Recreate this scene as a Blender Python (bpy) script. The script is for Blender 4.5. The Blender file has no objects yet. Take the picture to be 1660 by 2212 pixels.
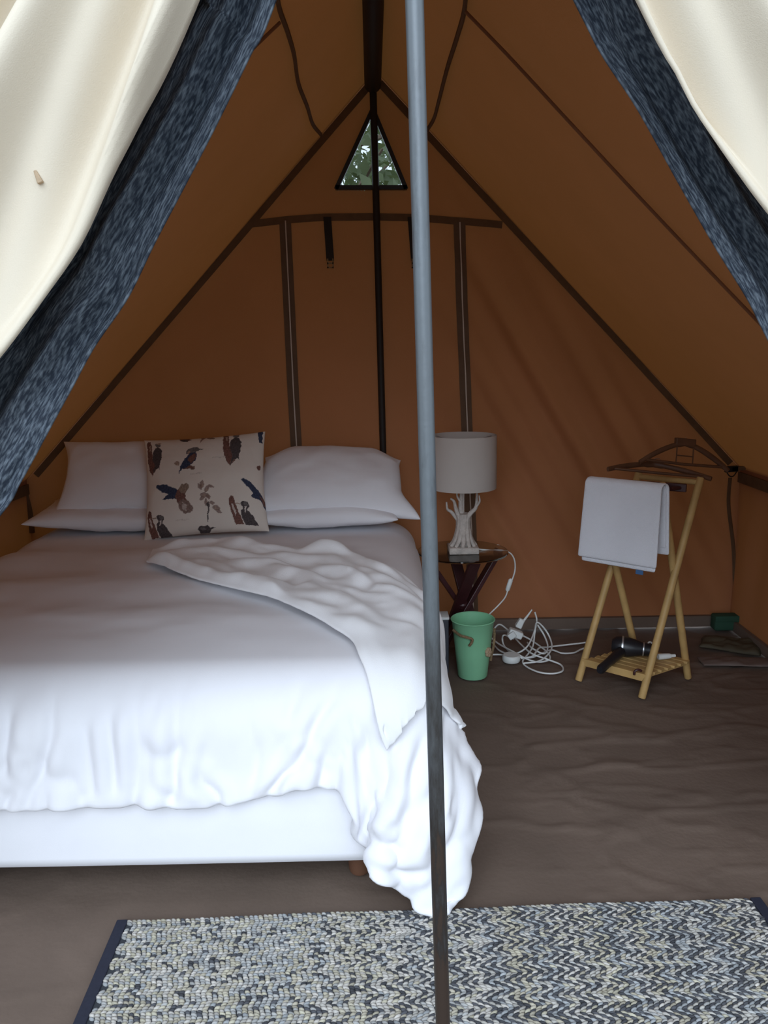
import bpy, bmesh, math, random
import numpy as np
from math import sin, cos, pi, radians, sqrt, atan2
from mathutils import Vector, Matrix, noise
from mathutils.bvhtree import BVHTree

S = bpy.context.scene
COL = S.collection
rng = np.random.default_rng(7)
random.seed(7)

# ------------------------------------------------------------------ camera, sky, light, exposure
F_PX, CAM_H, PITCH, ROLL = 1720.0, 1.5, radians(11.5), radians(1.0)
CAM = np.array([0, 0, CAM_H])
_fw = np.array([0, cos(PITCH), -sin(PITCH)])
_r0 = np.array([1.0, 0, 0]); _u0 = np.array([0, sin(PITCH), cos(PITCH)])
_R = cos(ROLL) * _r0 - sin(ROLL) * _u0
_U = sin(ROLL) * _r0 + cos(ROLL) * _u0
cam_data = bpy.data.cameras.new('camera')
cam = bpy.data.objects.new('camera', cam_data); COL.objects.link(cam)
m = Matrix((( _R[0], _U[0], -_fw[0], 0), (_R[1], _U[1], -_fw[1], 0), (_R[2], _U[2], -_fw[2], CAM_H), (0, 0, 0, 1)))
cam.matrix_world = m
cam_data.sensor_fit = 'VERTICAL'; cam_data.sensor_height = 36.0
cam_data.lens = 36.0 * F_PX / 2212.0
cam_data.clip_start = 0.05
S.camera = cam

SKY = 1.16
world = bpy.data.worlds.new('overcast_sky'); S.world = world
world.use_nodes = True
bg = world.node_tree.nodes['Background']
bg.inputs[0].default_value = (0.74, 0.87, 1.0, 1)
_N = world.node_tree.nodes; _L = world.node_tree.links       # bright overcast sky, a little brighter overhead
_tc = _N.new('ShaderNodeTexCoord'); _sx = _N.new('ShaderNodeSeparateXYZ'); _mr = _N.new('ShaderNodeMapRange')
_L.new(_tc.outputs['Generated'], _sx.inputs[0]); _L.new(_sx.outputs['Z'], _mr.inputs[0])
_mr.inputs[1].default_value = 0.0; _mr.inputs[2].default_value = 1.0; _mr.inputs[3].default_value = SKY / 1.25; _mr.inputs[4].default_value = SKY
_L.new(_mr.outputs[0], bg.inputs[1])
sun_d = bpy.data.lights.new('hazy_sun', 'SUN'); sun_d.energy = 1.35; sun_d.angle = radians(50); sun_d.color = (0.80, 0.90, 1.0)
sun = bpy.data.objects.new('hazy_sun', sun_d); COL.objects.link(sun)
sun.rotation_euler = (radians(58), 0, radians(-6))
S.view_settings.view_transform = 'Standard'; S.view_settings.look = 'None'
S.view_settings.gamma = 1; S.view_settings.use_curve_mapping = False
S.view_settings.exposure = 0.66


# ------------------------------------------------------------------ helpers
def ray(px, py): return _fw * F_PX + _R * (px - 830) - _U * (py - 1106)
def onz(px, py, z=0.0):
    d = ray(px, py); return CAM + d * (z - CAM_H) / d[2]
def ony(px, py, y):
    d = ray(px, py); return CAM + d * y / d[1]
def onplane(px, py, p0, n):
    d = ray(px, py); n = np.array(n); return CAM + d * (np.dot(np.array(p0) - CAM, n) / np.dot(d, n))
def lin(r, g, b):
    def f(c):
        c /= 255.0
        return c / 12.92 if c <= 0.04045 else ((c + 0.055) / 1.055) ** 2.4
    return (f(r), f(g), f(b))

def mat(name, col, rough=0.85, metal=0.0, var=0.12, vscale=6.0, bump=0.0, bscale=200.0, transl=0.0, tcol=None, sheen=0.0, attr=None, alpha=1.0, spec=0.3):
    M = bpy.data.materials.new(name); M.use_nodes = True
    nt = M.node_tree; N = nt.nodes; L = nt.links
    p = N['Principled BSDF']
    p.inputs['Roughness'].default_value = rough; p.inputs['Metallic'].default_value = metal
    p.inputs['Specular IOR Level'].default_value = spec
    if sheen: p.inputs['Sheen Weight'].default_value = sheen
    tc = N.new('ShaderNodeTexCoord')
    c = None
    if attr:
        a = N.new('ShaderNodeAttribute'); a.attribute_name = attr; c = a.outputs['Color']
    if var > 0:
        nz = N.new('ShaderNodeTexNoise'); nz.inputs['Scale'].default_value = vscale; nz.inputs['Detail'].default_value = 5
        L.new(tc.outputs['Object'], nz.inputs['Vector'])
        mr = N.new('ShaderNodeMapRange'); mr.inputs[1].default_value = 0.25; mr.inputs[2].default_value = 0.75
        mr.inputs[3].default_value = 1 - var; mr.inputs[4].default_value = 1 + var
        L.new(nz.outputs[0], mr.inputs[0])
        mx = N.new('ShaderNodeMix'); mx.data_type = 'RGBA'; mx.blend_type = 'MULTIPLY'; mx.inputs[0].default_value = 1
        if c is None: mx.inputs[6].default_value = (*col, 1)
        else: L.new(c, mx.inputs[6])
        L.new(mr.outputs[0], mx.inputs[7]); c = mx.outputs[2]
    if c is not None: L.new(c, p.inputs['Base Color'])
    else: p.inputs['Base Color'].default_value = (*col, 1)
    if bump:
        nb = N.new('ShaderNodeTexNoise'); nb.inputs['Scale'].default_value = bscale; nb.inputs['Detail'].default_value = 3
        L.new(tc.outputs['Object'], nb.inputs['Vector'])
        bp = N.new('ShaderNodeBump'); bp.inputs['Strength'].default_value = bump; bp.inputs['Distance'].default_value = 0.01
        L.new(nb.outputs[0], bp.inputs['Height']); L.new(bp.outputs[0], p.inputs['Normal'])
    if transl:
        t = N.new('ShaderNodeBsdfTranslucent'); t.inputs[0].default_value = (*(tcol or col), 1)
        ms = N.new('ShaderNodeMixShader'); ms.inputs[0].default_value = transl
        L.new(p.outputs[0], ms.inputs[1]); L.new(t.outputs[0], ms.inputs[2])
        L.new(ms.outputs[0], N['Material Output'].inputs['Surface'])
    return M

def tag(o, label=None, cat=None, group=None, kind=None):
    if label: o['label'] = label
    if cat: o['category'] = cat
    if group: o['group'] = group
    if kind: o['kind'] = kind
    return o
def empty(name, loc, label, cat, group=None):
    o = bpy.data.objects.new(name, None); COL.objects.link(o); o.location = loc
    o.empty_display_size = 0.1
    return tag(o, label, cat, group)
def link(name, me, m, parent=None, smooth=True):
    """mesh data is in world coordinates; re-expressed around its parent or its own base"""
    if m: me.materials.append(m)
    o = bpy.data.objects.new(name, me); COL.objects.link(o)
    if parent is not None:
        off = Vector((0, 0, 0)); q = parent
        while q is not None:
            off += q.location; q = q.parent
        me.transform(Matrix.Translation(-off)); o.parent = parent
    if smooth: me.polygons.foreach_set('use_smooth', [True] * len(me.polygons))
    me.update()
    return o
def grid(name, P, m, parent=None, uv=None, wrap_u=False, wrap_v=False, keep=None, smooth=True, col=None, flip=False):
    P = np.asarray(P, float); n, k = P.shape[:2]
    I = np.arange(n * k).reshape(n, k)
    if wrap_u: I = np.vstack([I, I[:1]])
    if wrap_v: I = np.hstack([I, I[:, :1]])
    q = np.stack([I[:-1, :-1], I[1:, :-1], I[1:, 1:], I[:-1, 1:]], -1)
    if flip: q = q[..., ::-1]
    if keep is not None: q = q[keep]
    q = q.reshape(-1, 4)
    me = bpy.data.meshes.new(name)
    me.from_pydata(P.reshape(-1, 3).tolist(), [], q.tolist())
    if uv is not None:
        ul = me.uv_layers.new(name='UVMap'); li = np.empty(len(me.loops), int); me.loops.foreach_get('vertex_index', li)
        ul.data.foreach_set('uv', np.asarray(uv, float).reshape(-1, 2)[li].ravel())
    if col is not None:
        a = me.color_attributes.new('Col', 'FLOAT_COLOR', 'POINT')
        c4 = np.ones((n * k, 4)); c4[:, :3] = np.asarray(col).reshape(-1, 3); a.data.foreach_set('color', c4.ravel())
    return link(name, me, m, parent, smooth)
def frames(pts):
    pts = [Vector(p) for p in pts]; T = []
    for i in range(len(pts)):
        a = pts[max(i - 1, 0)]; b = pts[min(i + 1, len(pts) - 1)]
        d = (b - a); T.append(d.normalized() if d.length > 1e-9 else Vector((0, 0, 1)))
    up = Vector((0, 0, 1)) if abs(T[0].z) < 0.9 else Vector((1, 0, 0))
    nrm = (up - T[0] * up.dot(T[0])).normalized(); out = []
    for t in T:
        nrm = (nrm - t * nrm.dot(t))
        nrm = nrm.normalized() if nrm.length > 1e-6 else t.orthogonal().normalized()
        out.append((t, nrm, t.cross(nrm)))
    return pts, out
def smooth_path(pts, k=6):
    pts = [np.array(p, float) for p in pts]; out = []
    Q = [2 * pts[0] - pts[1]] + pts + [2 * pts[-1] - pts[-2]]
    for i in range(1, len(Q) - 2):
        for j in range(k):
            t = j / k; a, b, c, d = Q[i - 1:i + 3]
            out.append(0.5 * (2 * b + (c - a) * t + (2 * a - 5 * b + 4 * c - d) * t * t + (3 * b - a - 3 * c + d) * t ** 3))
    out.append(pts[-1]); return out
class MB:
    def __init__(s): s.v = []; s.f = []
    def tube(s, pts, r, sides=10, cap=True, flat=1.0):
        pts, fr = frames(pts); n = len(pts); b = len(s.v)
        rr = r if hasattr(r, '__len__') else [r] * n
        for (p, (t, a, c), q) in zip(pts, fr, rr):
            for k in range(sides):
                w = 2 * pi * k / sides; s.v.append(tuple(p + a * (cos(w) * q) + c * (sin(w) * q * flat)))
        for i in range(n - 1):
            for k in range(sides):
                k2 = (k + 1) % sides
                s.f.append((b + i * sides + k, b + i * sides + k2, b + (i + 1) * sides + k2, b + (i + 1) * sides + k))
        if cap:
            s.f.append(tuple(b + k for k in range(sides))[::-1]); s.f.append(tuple(b + (n - 1) * sides + k for k in range(sides)))
        return s
    def lathe(s, prof, loc=(0, 0, 0), sides=40, M=None, caps=(True, True)):
        b = len(s.v); n = len(prof)
        for (r, z) in prof:
            for k in range(sides):
                w = 2 * pi * k / sides; p = Vector((r * cos(w), r * sin(w), z))
                if M: p = M @ p
                s.v.append(tuple(p + Vector(loc)))
        for i in range(n - 1):
            for k in range(sides):
                k2 = (k + 1) % sides
                s.f.append((b + i * sides + k, b + i * sides + k2, b + (i + 1) * sides + k2, b + (i + 1) * sides + k))
        if caps[0]: s.f.append(tuple(b + k for k in range(sides))[::-1])
        if caps[1]: s.f.append(tuple(b + (n - 1) * sides + k for k in range(sides)))
        return s
    def box(s, c, h, ax=None, taper=1.0):
        """centre, half sizes, axes"""
        A = [Vector(a) for a in (ax or ((1, 0, 0), (0, 1, 0), (0, 0, 1)))]; c = Vector(c); b = len(s.v)
        for k in (-1, 1):
            t = taper if k > 0 else 1.0
            for (i, j) in ((-1, -1), (1, -1), (1, 1), (-1, 1)):
                s.v.append(tuple(c + A[0] * (h[0] * i * t) + A[1] * (h[1] * j * t) + A[2] * (h[2] * k)))
        for f in ((3, 2, 1, 0), (4, 5, 6, 7), (0, 1, 5, 4), (1, 2, 6, 5), (2, 3, 7, 6), (3, 0, 4, 7)): s.f.append(tuple(b + i for i in f))
        return s
    def bar(s, a, b, w, h, up=(0, 0, 1)):
        a = Vector(a); b = Vector(b); t = (b - a).normalized(); u = Vector(up); u = (u - t * u.dot(t)).normalized(); c = t.cross(u)
        return s.box((a + b) / 2, ((b - a).length / 2, w / 2, h / 2), (t, c, u))
    def build(s, name, m, parent=None, smooth=True, bevel=0.0, sub=0):
        me = bpy.data.meshes.new(name); me.from_pydata(s.v, [], s.f)
        o = link(name, me, m, parent, smooth)
        if bevel:
            md = o.modifiers.new('bevel', 'BEVEL'); md.width = bevel; md.segments = 2; md.limit_method = 'ANGLE'; md.angle_limit = radians(40)
        if sub:
            md = o.modifiers.new('sub', 'SUBSURF'); md.levels = sub; md.render_levels = sub
        if smooth and not sub:
            try: me.set_sharp_from_angle(angle=radians(45))
            except Exception: pass
        return o
def fbm(P, scale, seed=0.0, octs=3):
    P = np.asarray(P, float); sh = P.shape[:-1]; Q = P.reshape(-1, 3) * scale + seed
    return np.array([noise.fractal(Vector(q), 1.0, 2.0, octs) for q in Q]).reshape(sh)
def sstep(a, b, x):
    t = np.clip((x - a) / (b - a), 0, 1); return t * t * (3 - 2 * t)
def interp_path(pts, n):
    pts = np.array(pts, float); d = np.r_[0, np.cumsum(np.linalg.norm(np.diff(pts, axis=0), axis=1))]
    t = np.linspace(0, d[-1], n); return np.stack([np.interp(t, d, pts[:, k]) for k in range(pts.shape[1])], -1)

# ------------------------------------------------------------------ materials
M = {}
M['canvas'] = mat('brown_canvas', (0.325, 0.128, 0.068), 0.9, var=0.10, vscale=2.2, bump=0.15, bscale=400, transl=0.092, tcol=(0.41, 0.155, 0.035))
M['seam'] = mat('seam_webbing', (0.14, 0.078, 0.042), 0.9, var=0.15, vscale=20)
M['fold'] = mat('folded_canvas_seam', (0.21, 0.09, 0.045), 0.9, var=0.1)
M['zip'] = mat('zip_tape', (0.13, 0.075, 0.045), 0.8, var=0.1, vscale=20)
M['zipline'] = mat('zip_teeth', (0.55, 0.45, 0.38), 0.5, var=0)
M['cream'] = mat('cream_canvas', (0.80, 0.71, 0.58), 0.92, var=0.05, vscale=3, bump=0.1, bscale=500, transl=0.12)
M['ground'] = mat('groundsheet', (0.168, 0.122, 0.097), 0.75, var=0.14, vscale=3.5, bump=0.12, bscale=60, spec=0.25)
M['soil'] = mat('soil', (0.16, 0.13, 0.09), 0.95, var=0.3, vscale=3)
M['white'] = mat('white_cotton', (0.82, 0.81, 0.85), 0.9, var=0.02, bump=0.05, bscale=500, sheen=0.1)
M['fleece'] = mat('white_fleece', (0.83, 0.82, 0.84), 0.95, var=0.02, bump=0.10, bscale=300, sheen=0.25)
M['towel'] = mat('white_terry', (0.84, 0.84, 0.90), 0.95, var=0.03, bump=0.5, bscale=350, sheen=0.2)
M['print'] = mat('printed_cotton', (0.75, 0.7, 0.65), 0.9, var=0.03, bump=0.05, bscale=500, attr='Col')
M['pole'] = mat('worn_steel', (0.10, 0.105, 0.11), 0.42, metal=0.55, var=0.45, vscale=26, bump=0.15, bscale=90, spec=0.5)
M['darkpole'] = mat('dark_pole', (0.02, 0.014, 0.012), 0.6, var=0.2)
M['black'] = mat('black_plastic', (0.012, 0.012, 0.016), 0.4, var=0.1, spec=0.45)
M['silver'] = mat('silver_trim', (0.5, 0.5, 0.52), 0.35, metal=0.8, var=0)
M['wplastic'] = mat('white_plastic', (0.75, 0.77, 0.76), 0.45, var=0.02, spec=0.4)
M['bamboo'] = mat('varnished_bamboo', (0.52, 0.33, 0.13), 0.5, var=0.16, vscale=14, spec=0.4)
M['hanger'] = mat('hanger_wood', (0.12, 0.055, 0.03), 0.45, var=0.2, vscale=20)
M['darkwood'] = mat('dark_red_wood', (0.05, 0.014, 0.016), 0.4, var=0.25, vscale=15, spec=0.4)
M['bedwood'] = mat('bed_leg_wood', (0.13, 0.06, 0.035), 0.6)
M['drift'] = mat('pale_driftwood', (0.52, 0.46, 0.42), 0.85, var=0.2, vscale=30, bump=0.5, bscale=120)
M['shade'] = mat('lampshade_linen', (0.66, 0.60, 0.56), 0.9, var=0.03, bump=0.15, bscale=500, transl=0.25)
M['bucket'] = mat('green_enamel', (0.26, 0.60, 0.36), 0.45, var=0.06, vscale=8, spec=0.45)
M['rope'] = mat('brown_rope', (0.26, 0.18, 0.10), 0.9, var=0.3, vscale=80, bump=0.6, bscale=200)
M['shell'] = mat('beige_shell', (0.45, 0.33, 0.22), 0.7, var=0.25, vscale=60)
M['binding'] = mat('navy_binding', (0.025, 0.027, 0.045), 0.85, var=0.15, vscale=80)
M['backing'] = mat('rug_backing', (0.05, 0.055, 0.065), 0.95)
M['loops'] = mat('rug_yarn', (0.5, 0.5, 0.5), 0.95, var=0.08, vscale=300, attr='Col')
M['greenbag'] = mat('dark_green_fabric', (0.03, 0.085, 0.055), 0.8)
M['grey'] = mat('dark_grey_plastic', (0.06, 0.06, 0.075), 0.6)
M['plastic'] = mat('folded_sheet', (0.17, 0.13, 0.115), 0.5, var=0.15)
M['olive'] = mat('olive_sheet', (0.085, 0.07, 0.045), 0.7, var=0.15)
M['bark'] = mat('bark', (0.16, 0.12, 0.09), 0.95, var=0.3)
M['leaf'] = mat('leaf', (0.10, 0.125, 0.075), 0.7, var=0.35, vscale=3, transl=0.25, tcol=(0.16, 0.22, 0.07))
M['blue'] = mat('blue_label', (0.06, 0.14, 0.30), 0.7)
def glass_mat():
    g = bpy.data.materials.new('table_glass'); g.use_nodes = True; p = g.node_tree.nodes['Principled BSDF']
    p.inputs['Base Color'].default_value = (0.72, 0.78, 0.75, 1); p.inputs['Roughness'].default_value = 0.05
    p.inputs['Transmission Weight'].default_value = 1; p.inputs['IOR'].default_value = 1.45
    return g
M['glass'] = glass_mat()
def net_mat():
    g = bpy.data.materials.new('navy_shade_net'); g.use_nodes = True; nt = g.node_tree; N = nt.nodes; L = nt.links
    p = N['Principled BSDF']; p.inputs['Roughness'].default_value = 0.75; p.inputs['Specular IOR Level'].default_value = 0.3
    tc = N.new('ShaderNodeTexCoord'); mp = N.new('ShaderNodeMapping'); mp.inputs['Scale'].default_value = (330, 60, 1); mp.inputs['Rotation'].default_value = (0, 0, radians(28))
    L.new(tc.outputs['UV'], mp.inputs[0])
    nz = N.new('ShaderNodeTexNoise'); nz.inputs['Scale'].default_value = 1.0; nz.inputs['Detail'].default_value = 2
    L.new(mp.outputs[0], nz.inputs['Vector'])
    cr = N.new('ShaderNodeValToRGB'); e = cr.color_ramp.elements
    e[0].position = 0.42; e[0].color = (0.028, 0.038, 0.058, 1); e[1].position = 0.78; e[1].color = (0.20, 0.24, 0.29, 1)
    L.new(nz.outputs[0], cr.inputs[0]); L.new(cr.outputs[0], p.inputs['Base Color'])
    bp = N.new('ShaderNodeBump'); bp.inputs['Strength'].default_value = 0.4; bp.inputs['Distance'].default_value = 0.004
    L.new(nz.outputs[0], bp.inputs['Height']); L.new(bp.outputs[0], p.inputs['Normal'])
    return g
M['net'] = net_mat()
def pane_mat():
    g = bpy.data.materials.new('window_gauze'); g.use_nodes = True; nt = g.node_tree; N = nt.nodes; L = nt.links
    tr = N.new('ShaderNodeBsdfTransparent'); tr.inputs[0].default_value = (0.93, 0.94, 0.94, 1)
    p = N['Principled BSDF']; p.inputs['Base Color'].default_value = (0.05, 0.05, 0.05, 1)
    ms = N.new('ShaderNodeMixShader'); ms.inputs[0].default_value = 0.1
    L.new(tr.outputs[0], ms.inputs[1]); L.new(p.outputs[0], ms.inputs[2]); L.new(ms.outputs[0], N['Material Output'].inputs['Surface'])
    return g
M['gauze'] = pane_mat()

# ------------------------------------------------------------------ tent shell
YB, YF = 4.15, 1.28               # back wall, front wall
XE, ZE = 1.88, 0.855              # eaves
RX, RZ = -0.005, 2.80             # ridge
def roof_z(x):
    x = np.asarray(x, float)
    return np.where(x < RX, RZ + (x - RX) * (RZ - ZE) / (RX + XE), RZ - (x - RX) * (RZ - ZE) / (XE - RX))
NL = np.array([-(RZ - ZE), 0, (RX + XE)]); NR = np.array([(RZ - ZE), 0, (XE - RX)])
def struct(o): o['kind'] = 'structure'; return o

def wallD(x, z):
    """drape of the back gable (positive = towards the room)"""
    x = np.asarray(x, float); z = np.asarray(z, float)
    d = 0.006 * np.sin(x * 5.1 + z * 1.3) + 0.004 * np.sin(x * 11 - z * 3.0)
    zr = roof_z(x)
    q = (x - 0.55) * 0.85 + (z - 1.9) * 0.50          # slanted folds running down to the right corner
    amp = sstep(0.15, 0.7, x) * sstep(-0.1, 0.7, zr - z) * (0.35 + 0.65 * sstep(0.1, 1.2, z)) 
    d = d + amp * (0.024 * np.sin(q * 30) * (0.6 + 0.4 * np.sin(q * 9 + 1)) + 0.008 * np.sin(q * 53 + 1.7))
    ql = (-x - 0.6) * 0.8 + (z - 1.8) * 0.6
    d = d + sstep(0.3, 1.2, -x) * sstep(0, 0.6, zr - z) * 0.007 * np.sin(ql * 17)
    edge = np.clip(np.minimum((zr - z) / 0.12, (XE - np.abs(x)) / 0.1), 0, 1)
    return d * edge + 0.012
def wp(x, z, off=0.0): return np.array([x, YB - float(wallD(x, z)) - off, z])

# window hole
W0, W1, W2 = ony(729, 408, YB), ony(876, 408, YB), ony(806, 240, YB)
nx, nz_ = 250, 190
xs = np.linspace(-XE - 0.05, XE + 0.05, nx)
P = np.zeros((nx, nz_, 3))
for i, x in enumerate(xs):
    zz = np.linspace(0, float(roof_z(x)) + 0.01, nz_)
    P[i, :, 0] = x; P[i, :, 2] = zz; P[i, :, 1] = YB - wallD(np.full(nz_, x), zz)
c = (P[:-1, :-1] + P[1:, 1:]) / 2
def intri(x, z, A, B, Cc):
    def sg(p, q): return (q[0] - p[0]) * (z - p[2]) - (q[2] - p[2]) * (x - p[0])
    a, b, d = sg(A, B), sg(B, Cc), sg(Cc, A); return ((a > 0) & (b > 0) & (d > 0))
keep = ~intri(c[..., 0], c[..., 2], W0, W1, W2)
wall_back = struct(grid('wall_back', P, M['canvas'], keep=keep, flip=True))
def strip(name, pts, w, m, parent, off=0.006, th=0.004):
    """flat webbing following the back wall through (x,z) points"""
    pts = interp_path(pts, 40); t = np.gradient(pts, axis=0); t /= np.linalg.norm(t, axis=1)[:, None]; n = np.stack([-t[:, 1], t[:, 0]], -1)
    G = np.zeros((len(pts), 4, 3))
    for i in range(len(pts)):
        for j, (s, o) in enumerate(((-0.5, 0), (-0.5, th), (0.5, th), (0.5, 0))):
            x, z = pts[i] + n[i] * w * s; G[i, j] = wp(x, z, off + o)
    return grid(name, G, m, parent, wrap_v=True, smooth=False)
def px2(px, py, y=YB - 0.01):
    p = ony(px, py, y); return (p[0], p[2])
# roof
ys = np.linspace(YF - 0.02, YB + 0.03, 70)
ss = np.r_[np.linspace(-1.03, 0, 50), np.linspace(0, 1.03, 50)[1:]]
P = np.zeros((len(ys), len(ss), 3))
for j, s in enumerate(ss):
    x = RX + (XE - RX if s > 0 else XE + RX) * s
    a = min(1.0, abs(s))
    sag = 0.03 * sin(pi * a) * np.sin(pi * (ys - YF) / (YB - YF)) ** 0.7 + 0.006 * np.sin(ys * 9 + a * 4) * sin(pi * a)
    P[:, j, 0] = x; P[:, j, 1] = ys; P[:, j, 2] = float(roof_z(x)) - sag
ceiling = struct(grid('ceiling', P, M['canvas']))
# side walls
for side, sx in (('left', -1), ('right', 1)):
    yy = np.linspace(YF - 0.02, YB + 0.02, 90); zz = np.linspace(0, ZE + 0.03, 14)
    P = np.zeros((len(yy), len(zz), 3))
    for j, z in enumerate(zz):
        P[:, j, 0] = sx * (XE + 0.008 * np.sin(yy * 23 + z * 2) * sin(pi * z / ZE) - 0.004); P[:, j, 1] = yy; P[:, j, 2] = z
    w = struct(grid('wall_' + side, P, M['canvas'], flip=(sx < 0)))
    G = np.zeros((40, 4, 3))
    for i, y in enumerate(np.linspace(YF, YB - 0.02, 40)):
        for j, (o, z) in enumerate(((0, ZE - 0.055), (0.005, ZE - 0.055), (0.005, ZE + 0.0), (0, ZE + 0.0))):
            G[i, j] = (sx * (XE - 0.012 - o), y, z - 0.012)
    grid('eave_band', G, M['seam'], w, wrap_v=True, smooth=False)
    bs = MB().box((sx * (XE - 0.022), (YF + YB) / 2, 0.026), (0.010, (YB - YF) / 2 - 0.02, 0.026)).build('baseboard_' + side, M['ground'], smooth=False); struct(bs)
bb = MB().box((0, YB - 0.035, 0.03), (XE - 0.05, 0.012, 0.03)).build('baseboard_back', M['ground'], smooth=False); struct(bb)

# seams and webbing on the gable
def roofline(side, x_end, n=30, drop=0.03):
    out = []
    for x in np.linspace(RX + side * 0.02, x_end, n): out.append((x, float(roof_z(x)) - drop))
    return out
strip('gable_seam', roofline(-1, -XE + 0.06), 0.032, M['seam'], wall_back)
strip('gable_seam', roofline(1, XE - 0.06), 0.032, M['seam'], wall_back)
strip('crossing_seam', [px2(*q) for q in ((545, 484), (620, 476), (705, 470), (800, 469), (900, 471), (1000, 478), (1085, 486))], 0.034, M['seam'], wall_back)
for pts in (((617, 478), (625, 650), (634, 850), (643, 1010), (648, 1120)), ((993, 480), (998, 650), (1004, 800), (1010, 950), (1018, 1150), (1022, 1345))):
    z = strip('zip_strip', [px2(*q) for q in pts], 0.058, M['zip'], wall_back)
    strip('zip_teeth', [px2(q[0] + 1, q[1]) for q in pts], 0.006, M['zipline'], z, off=0.011)
for x0 in (712, 893):
    a = px2(x0 - 4, 470); b = px2(x0 + 3, 565)
    G = []
    for t in np.linspace(0, 1, 10):
        x = a[0] + (b[0] - a[0]) * t; z = a[1] + (b[1] - a[1]) * t; o = 0.010 + 0.022 * t
        w = 0.019
        G.append([wp(x - w, z, o), wp(x - w, z, o + 0.005), wp(x + w, z, o + 0.005), wp(x + w, z, o)])
    st = grid('hanging_strap', G, M['darkpole'], wall_back, wrap_v=True, smooth=False)
    e = wp(b[0], b[1], 0.037)
    mb = MB()
    for k in (-1, 1): mb.bar((e[0] + k * 0.013, e[1], e[2] + 0.01), (e[0] + k * 0.013, e[1], e[2] - 0.035), 0.007, 0.007, up=(0, 1, 0))
    mb.bar((e[0] - 0.016, e[1], e[2] - 0.033), (e[0] + 0.016, e[1], e[2] - 0.033), 0.007, 0.007, up=(0, 1, 0)).bar((e[0] - 0.016, e[1], e[2] - 0.012), (e[0] + 0.016, e[1], e[2] - 0.012), 0.007, 0.007, up=(0, 1, 0))
    mb.build('buckle', M['rope'], st, smooth=False)
# dark corner seams where gable meets the side walls
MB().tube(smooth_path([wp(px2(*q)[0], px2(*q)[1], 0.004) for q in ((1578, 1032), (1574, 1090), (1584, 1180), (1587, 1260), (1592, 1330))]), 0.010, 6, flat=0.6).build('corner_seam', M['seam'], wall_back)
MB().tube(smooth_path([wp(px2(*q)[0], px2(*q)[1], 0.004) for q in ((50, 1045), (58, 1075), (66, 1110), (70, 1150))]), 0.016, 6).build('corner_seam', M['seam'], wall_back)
# buckle at the right eave corner
e = ony(1581, 1013, YB - 0.10)
bk = MB().box(e, (0.034, 0.010, 0.016), (Vector((1, 0, 0.06)).normalized(), (0, 1, 0), (0, 0, 1))).build('eave_buckle', M['black'], wall_back, bevel=0.004)
MB().tube(smooth_path([e + np.array((-0.026, 0, -0.012)), e + np.array((-0.010, -0.004, -0.035)), e + np.array((0.010, -0.004, -0.037)), e + np.array((0.030, 0, -0.012))]), 0.003, 6).build('cord_loop', M['darkpole'], bk)
MB().bar((XE - 0.02, YB - 0.10, float(e[2]) + 0.004), e, 0.02, 0.02).build('strap', M['seam'], bk, smooth=False)

# window
win = struct(empty('window_1', (float(W2[0]), YB, float(W0[2])), 'small triangular gauze window high in the back gable', 'window'))
del win['category']
def tri(off_out, y):
    cx = (W0 + W1 + W2) / 3
    return [np.array([p[0] + (p[0] - cx[0]) * off_out, y, p[2] + (p[2] - cx[2]) * off_out]) for p in (W0, W1, W2)]
yw = YB - 0.030
T = tri(0.0, yw)
mb = MB()
for i in range(3): mb.bar(T[i] + (T[i] - T[(i + 1) % 3]) * 0.02, T[(i + 1) % 3] + (T[(i + 1) % 3] - T[i]) * 0.02, 0.020, 0.026, up=(0, 1, 0))
mb.build('window_frame', M['black'], win, smooth=False)
T = tri(0.0, YB - 0.012)
me = bpy.data.meshes.new('pane'); me.from_pydata([tuple(p) for p in T] + [tuple(p + np.array((0, 0.002, 0))) for p in T], [], [(0, 1, 2), (5, 4, 3), (0, 3, 4, 1), (1, 4, 5, 2), (2, 5, 3, 0)])
link('pane', me, M['gauze'], win, smooth=False)

# panel seams, and two dark wavy tubes laid along the roof slopes
def roofpt(px, py, side, off=0.010):
    n = NL if side < 0 else NR
    nn = n / np.linalg.norm(n)
    p0 = np.array([RX, 2, RZ]) - nn * (off + 0.012)
    return onplane(px, py, p0, nn)
MB().tube(smooth_path([roofpt(*q, -1) for q in ((598, -60), (602, 10), (622, 70), (636, 120), (645, 180), (664, 230), (676, 268), (694, 291))]), 0.012, 6, flat=0.6).build('roof_wavy_line', M['seam'], ceiling)
MB().tube(smooth_path([roofpt(*q, 1) for q in ((1008, -60), (1004, 20), (988, 80), (966, 150), (948, 220), (938, 256), (924, 280))]), 0.012, 6, flat=0.6).build('roof_wavy_line', M['seam'], ceiling)
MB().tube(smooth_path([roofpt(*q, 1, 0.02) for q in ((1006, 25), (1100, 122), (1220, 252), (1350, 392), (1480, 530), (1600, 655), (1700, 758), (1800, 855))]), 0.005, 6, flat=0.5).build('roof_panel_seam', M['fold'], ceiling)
MB().tube(smooth_path([roofpt(*q, -1, 0.02) for q in ((606, 48), (560, 92), (500, 150), (400, 245), (250, 390), (100, 530))]), 0.005, 6, flat=0.5).build('roof_panel_seam', M['fold'], ceiling)

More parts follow.
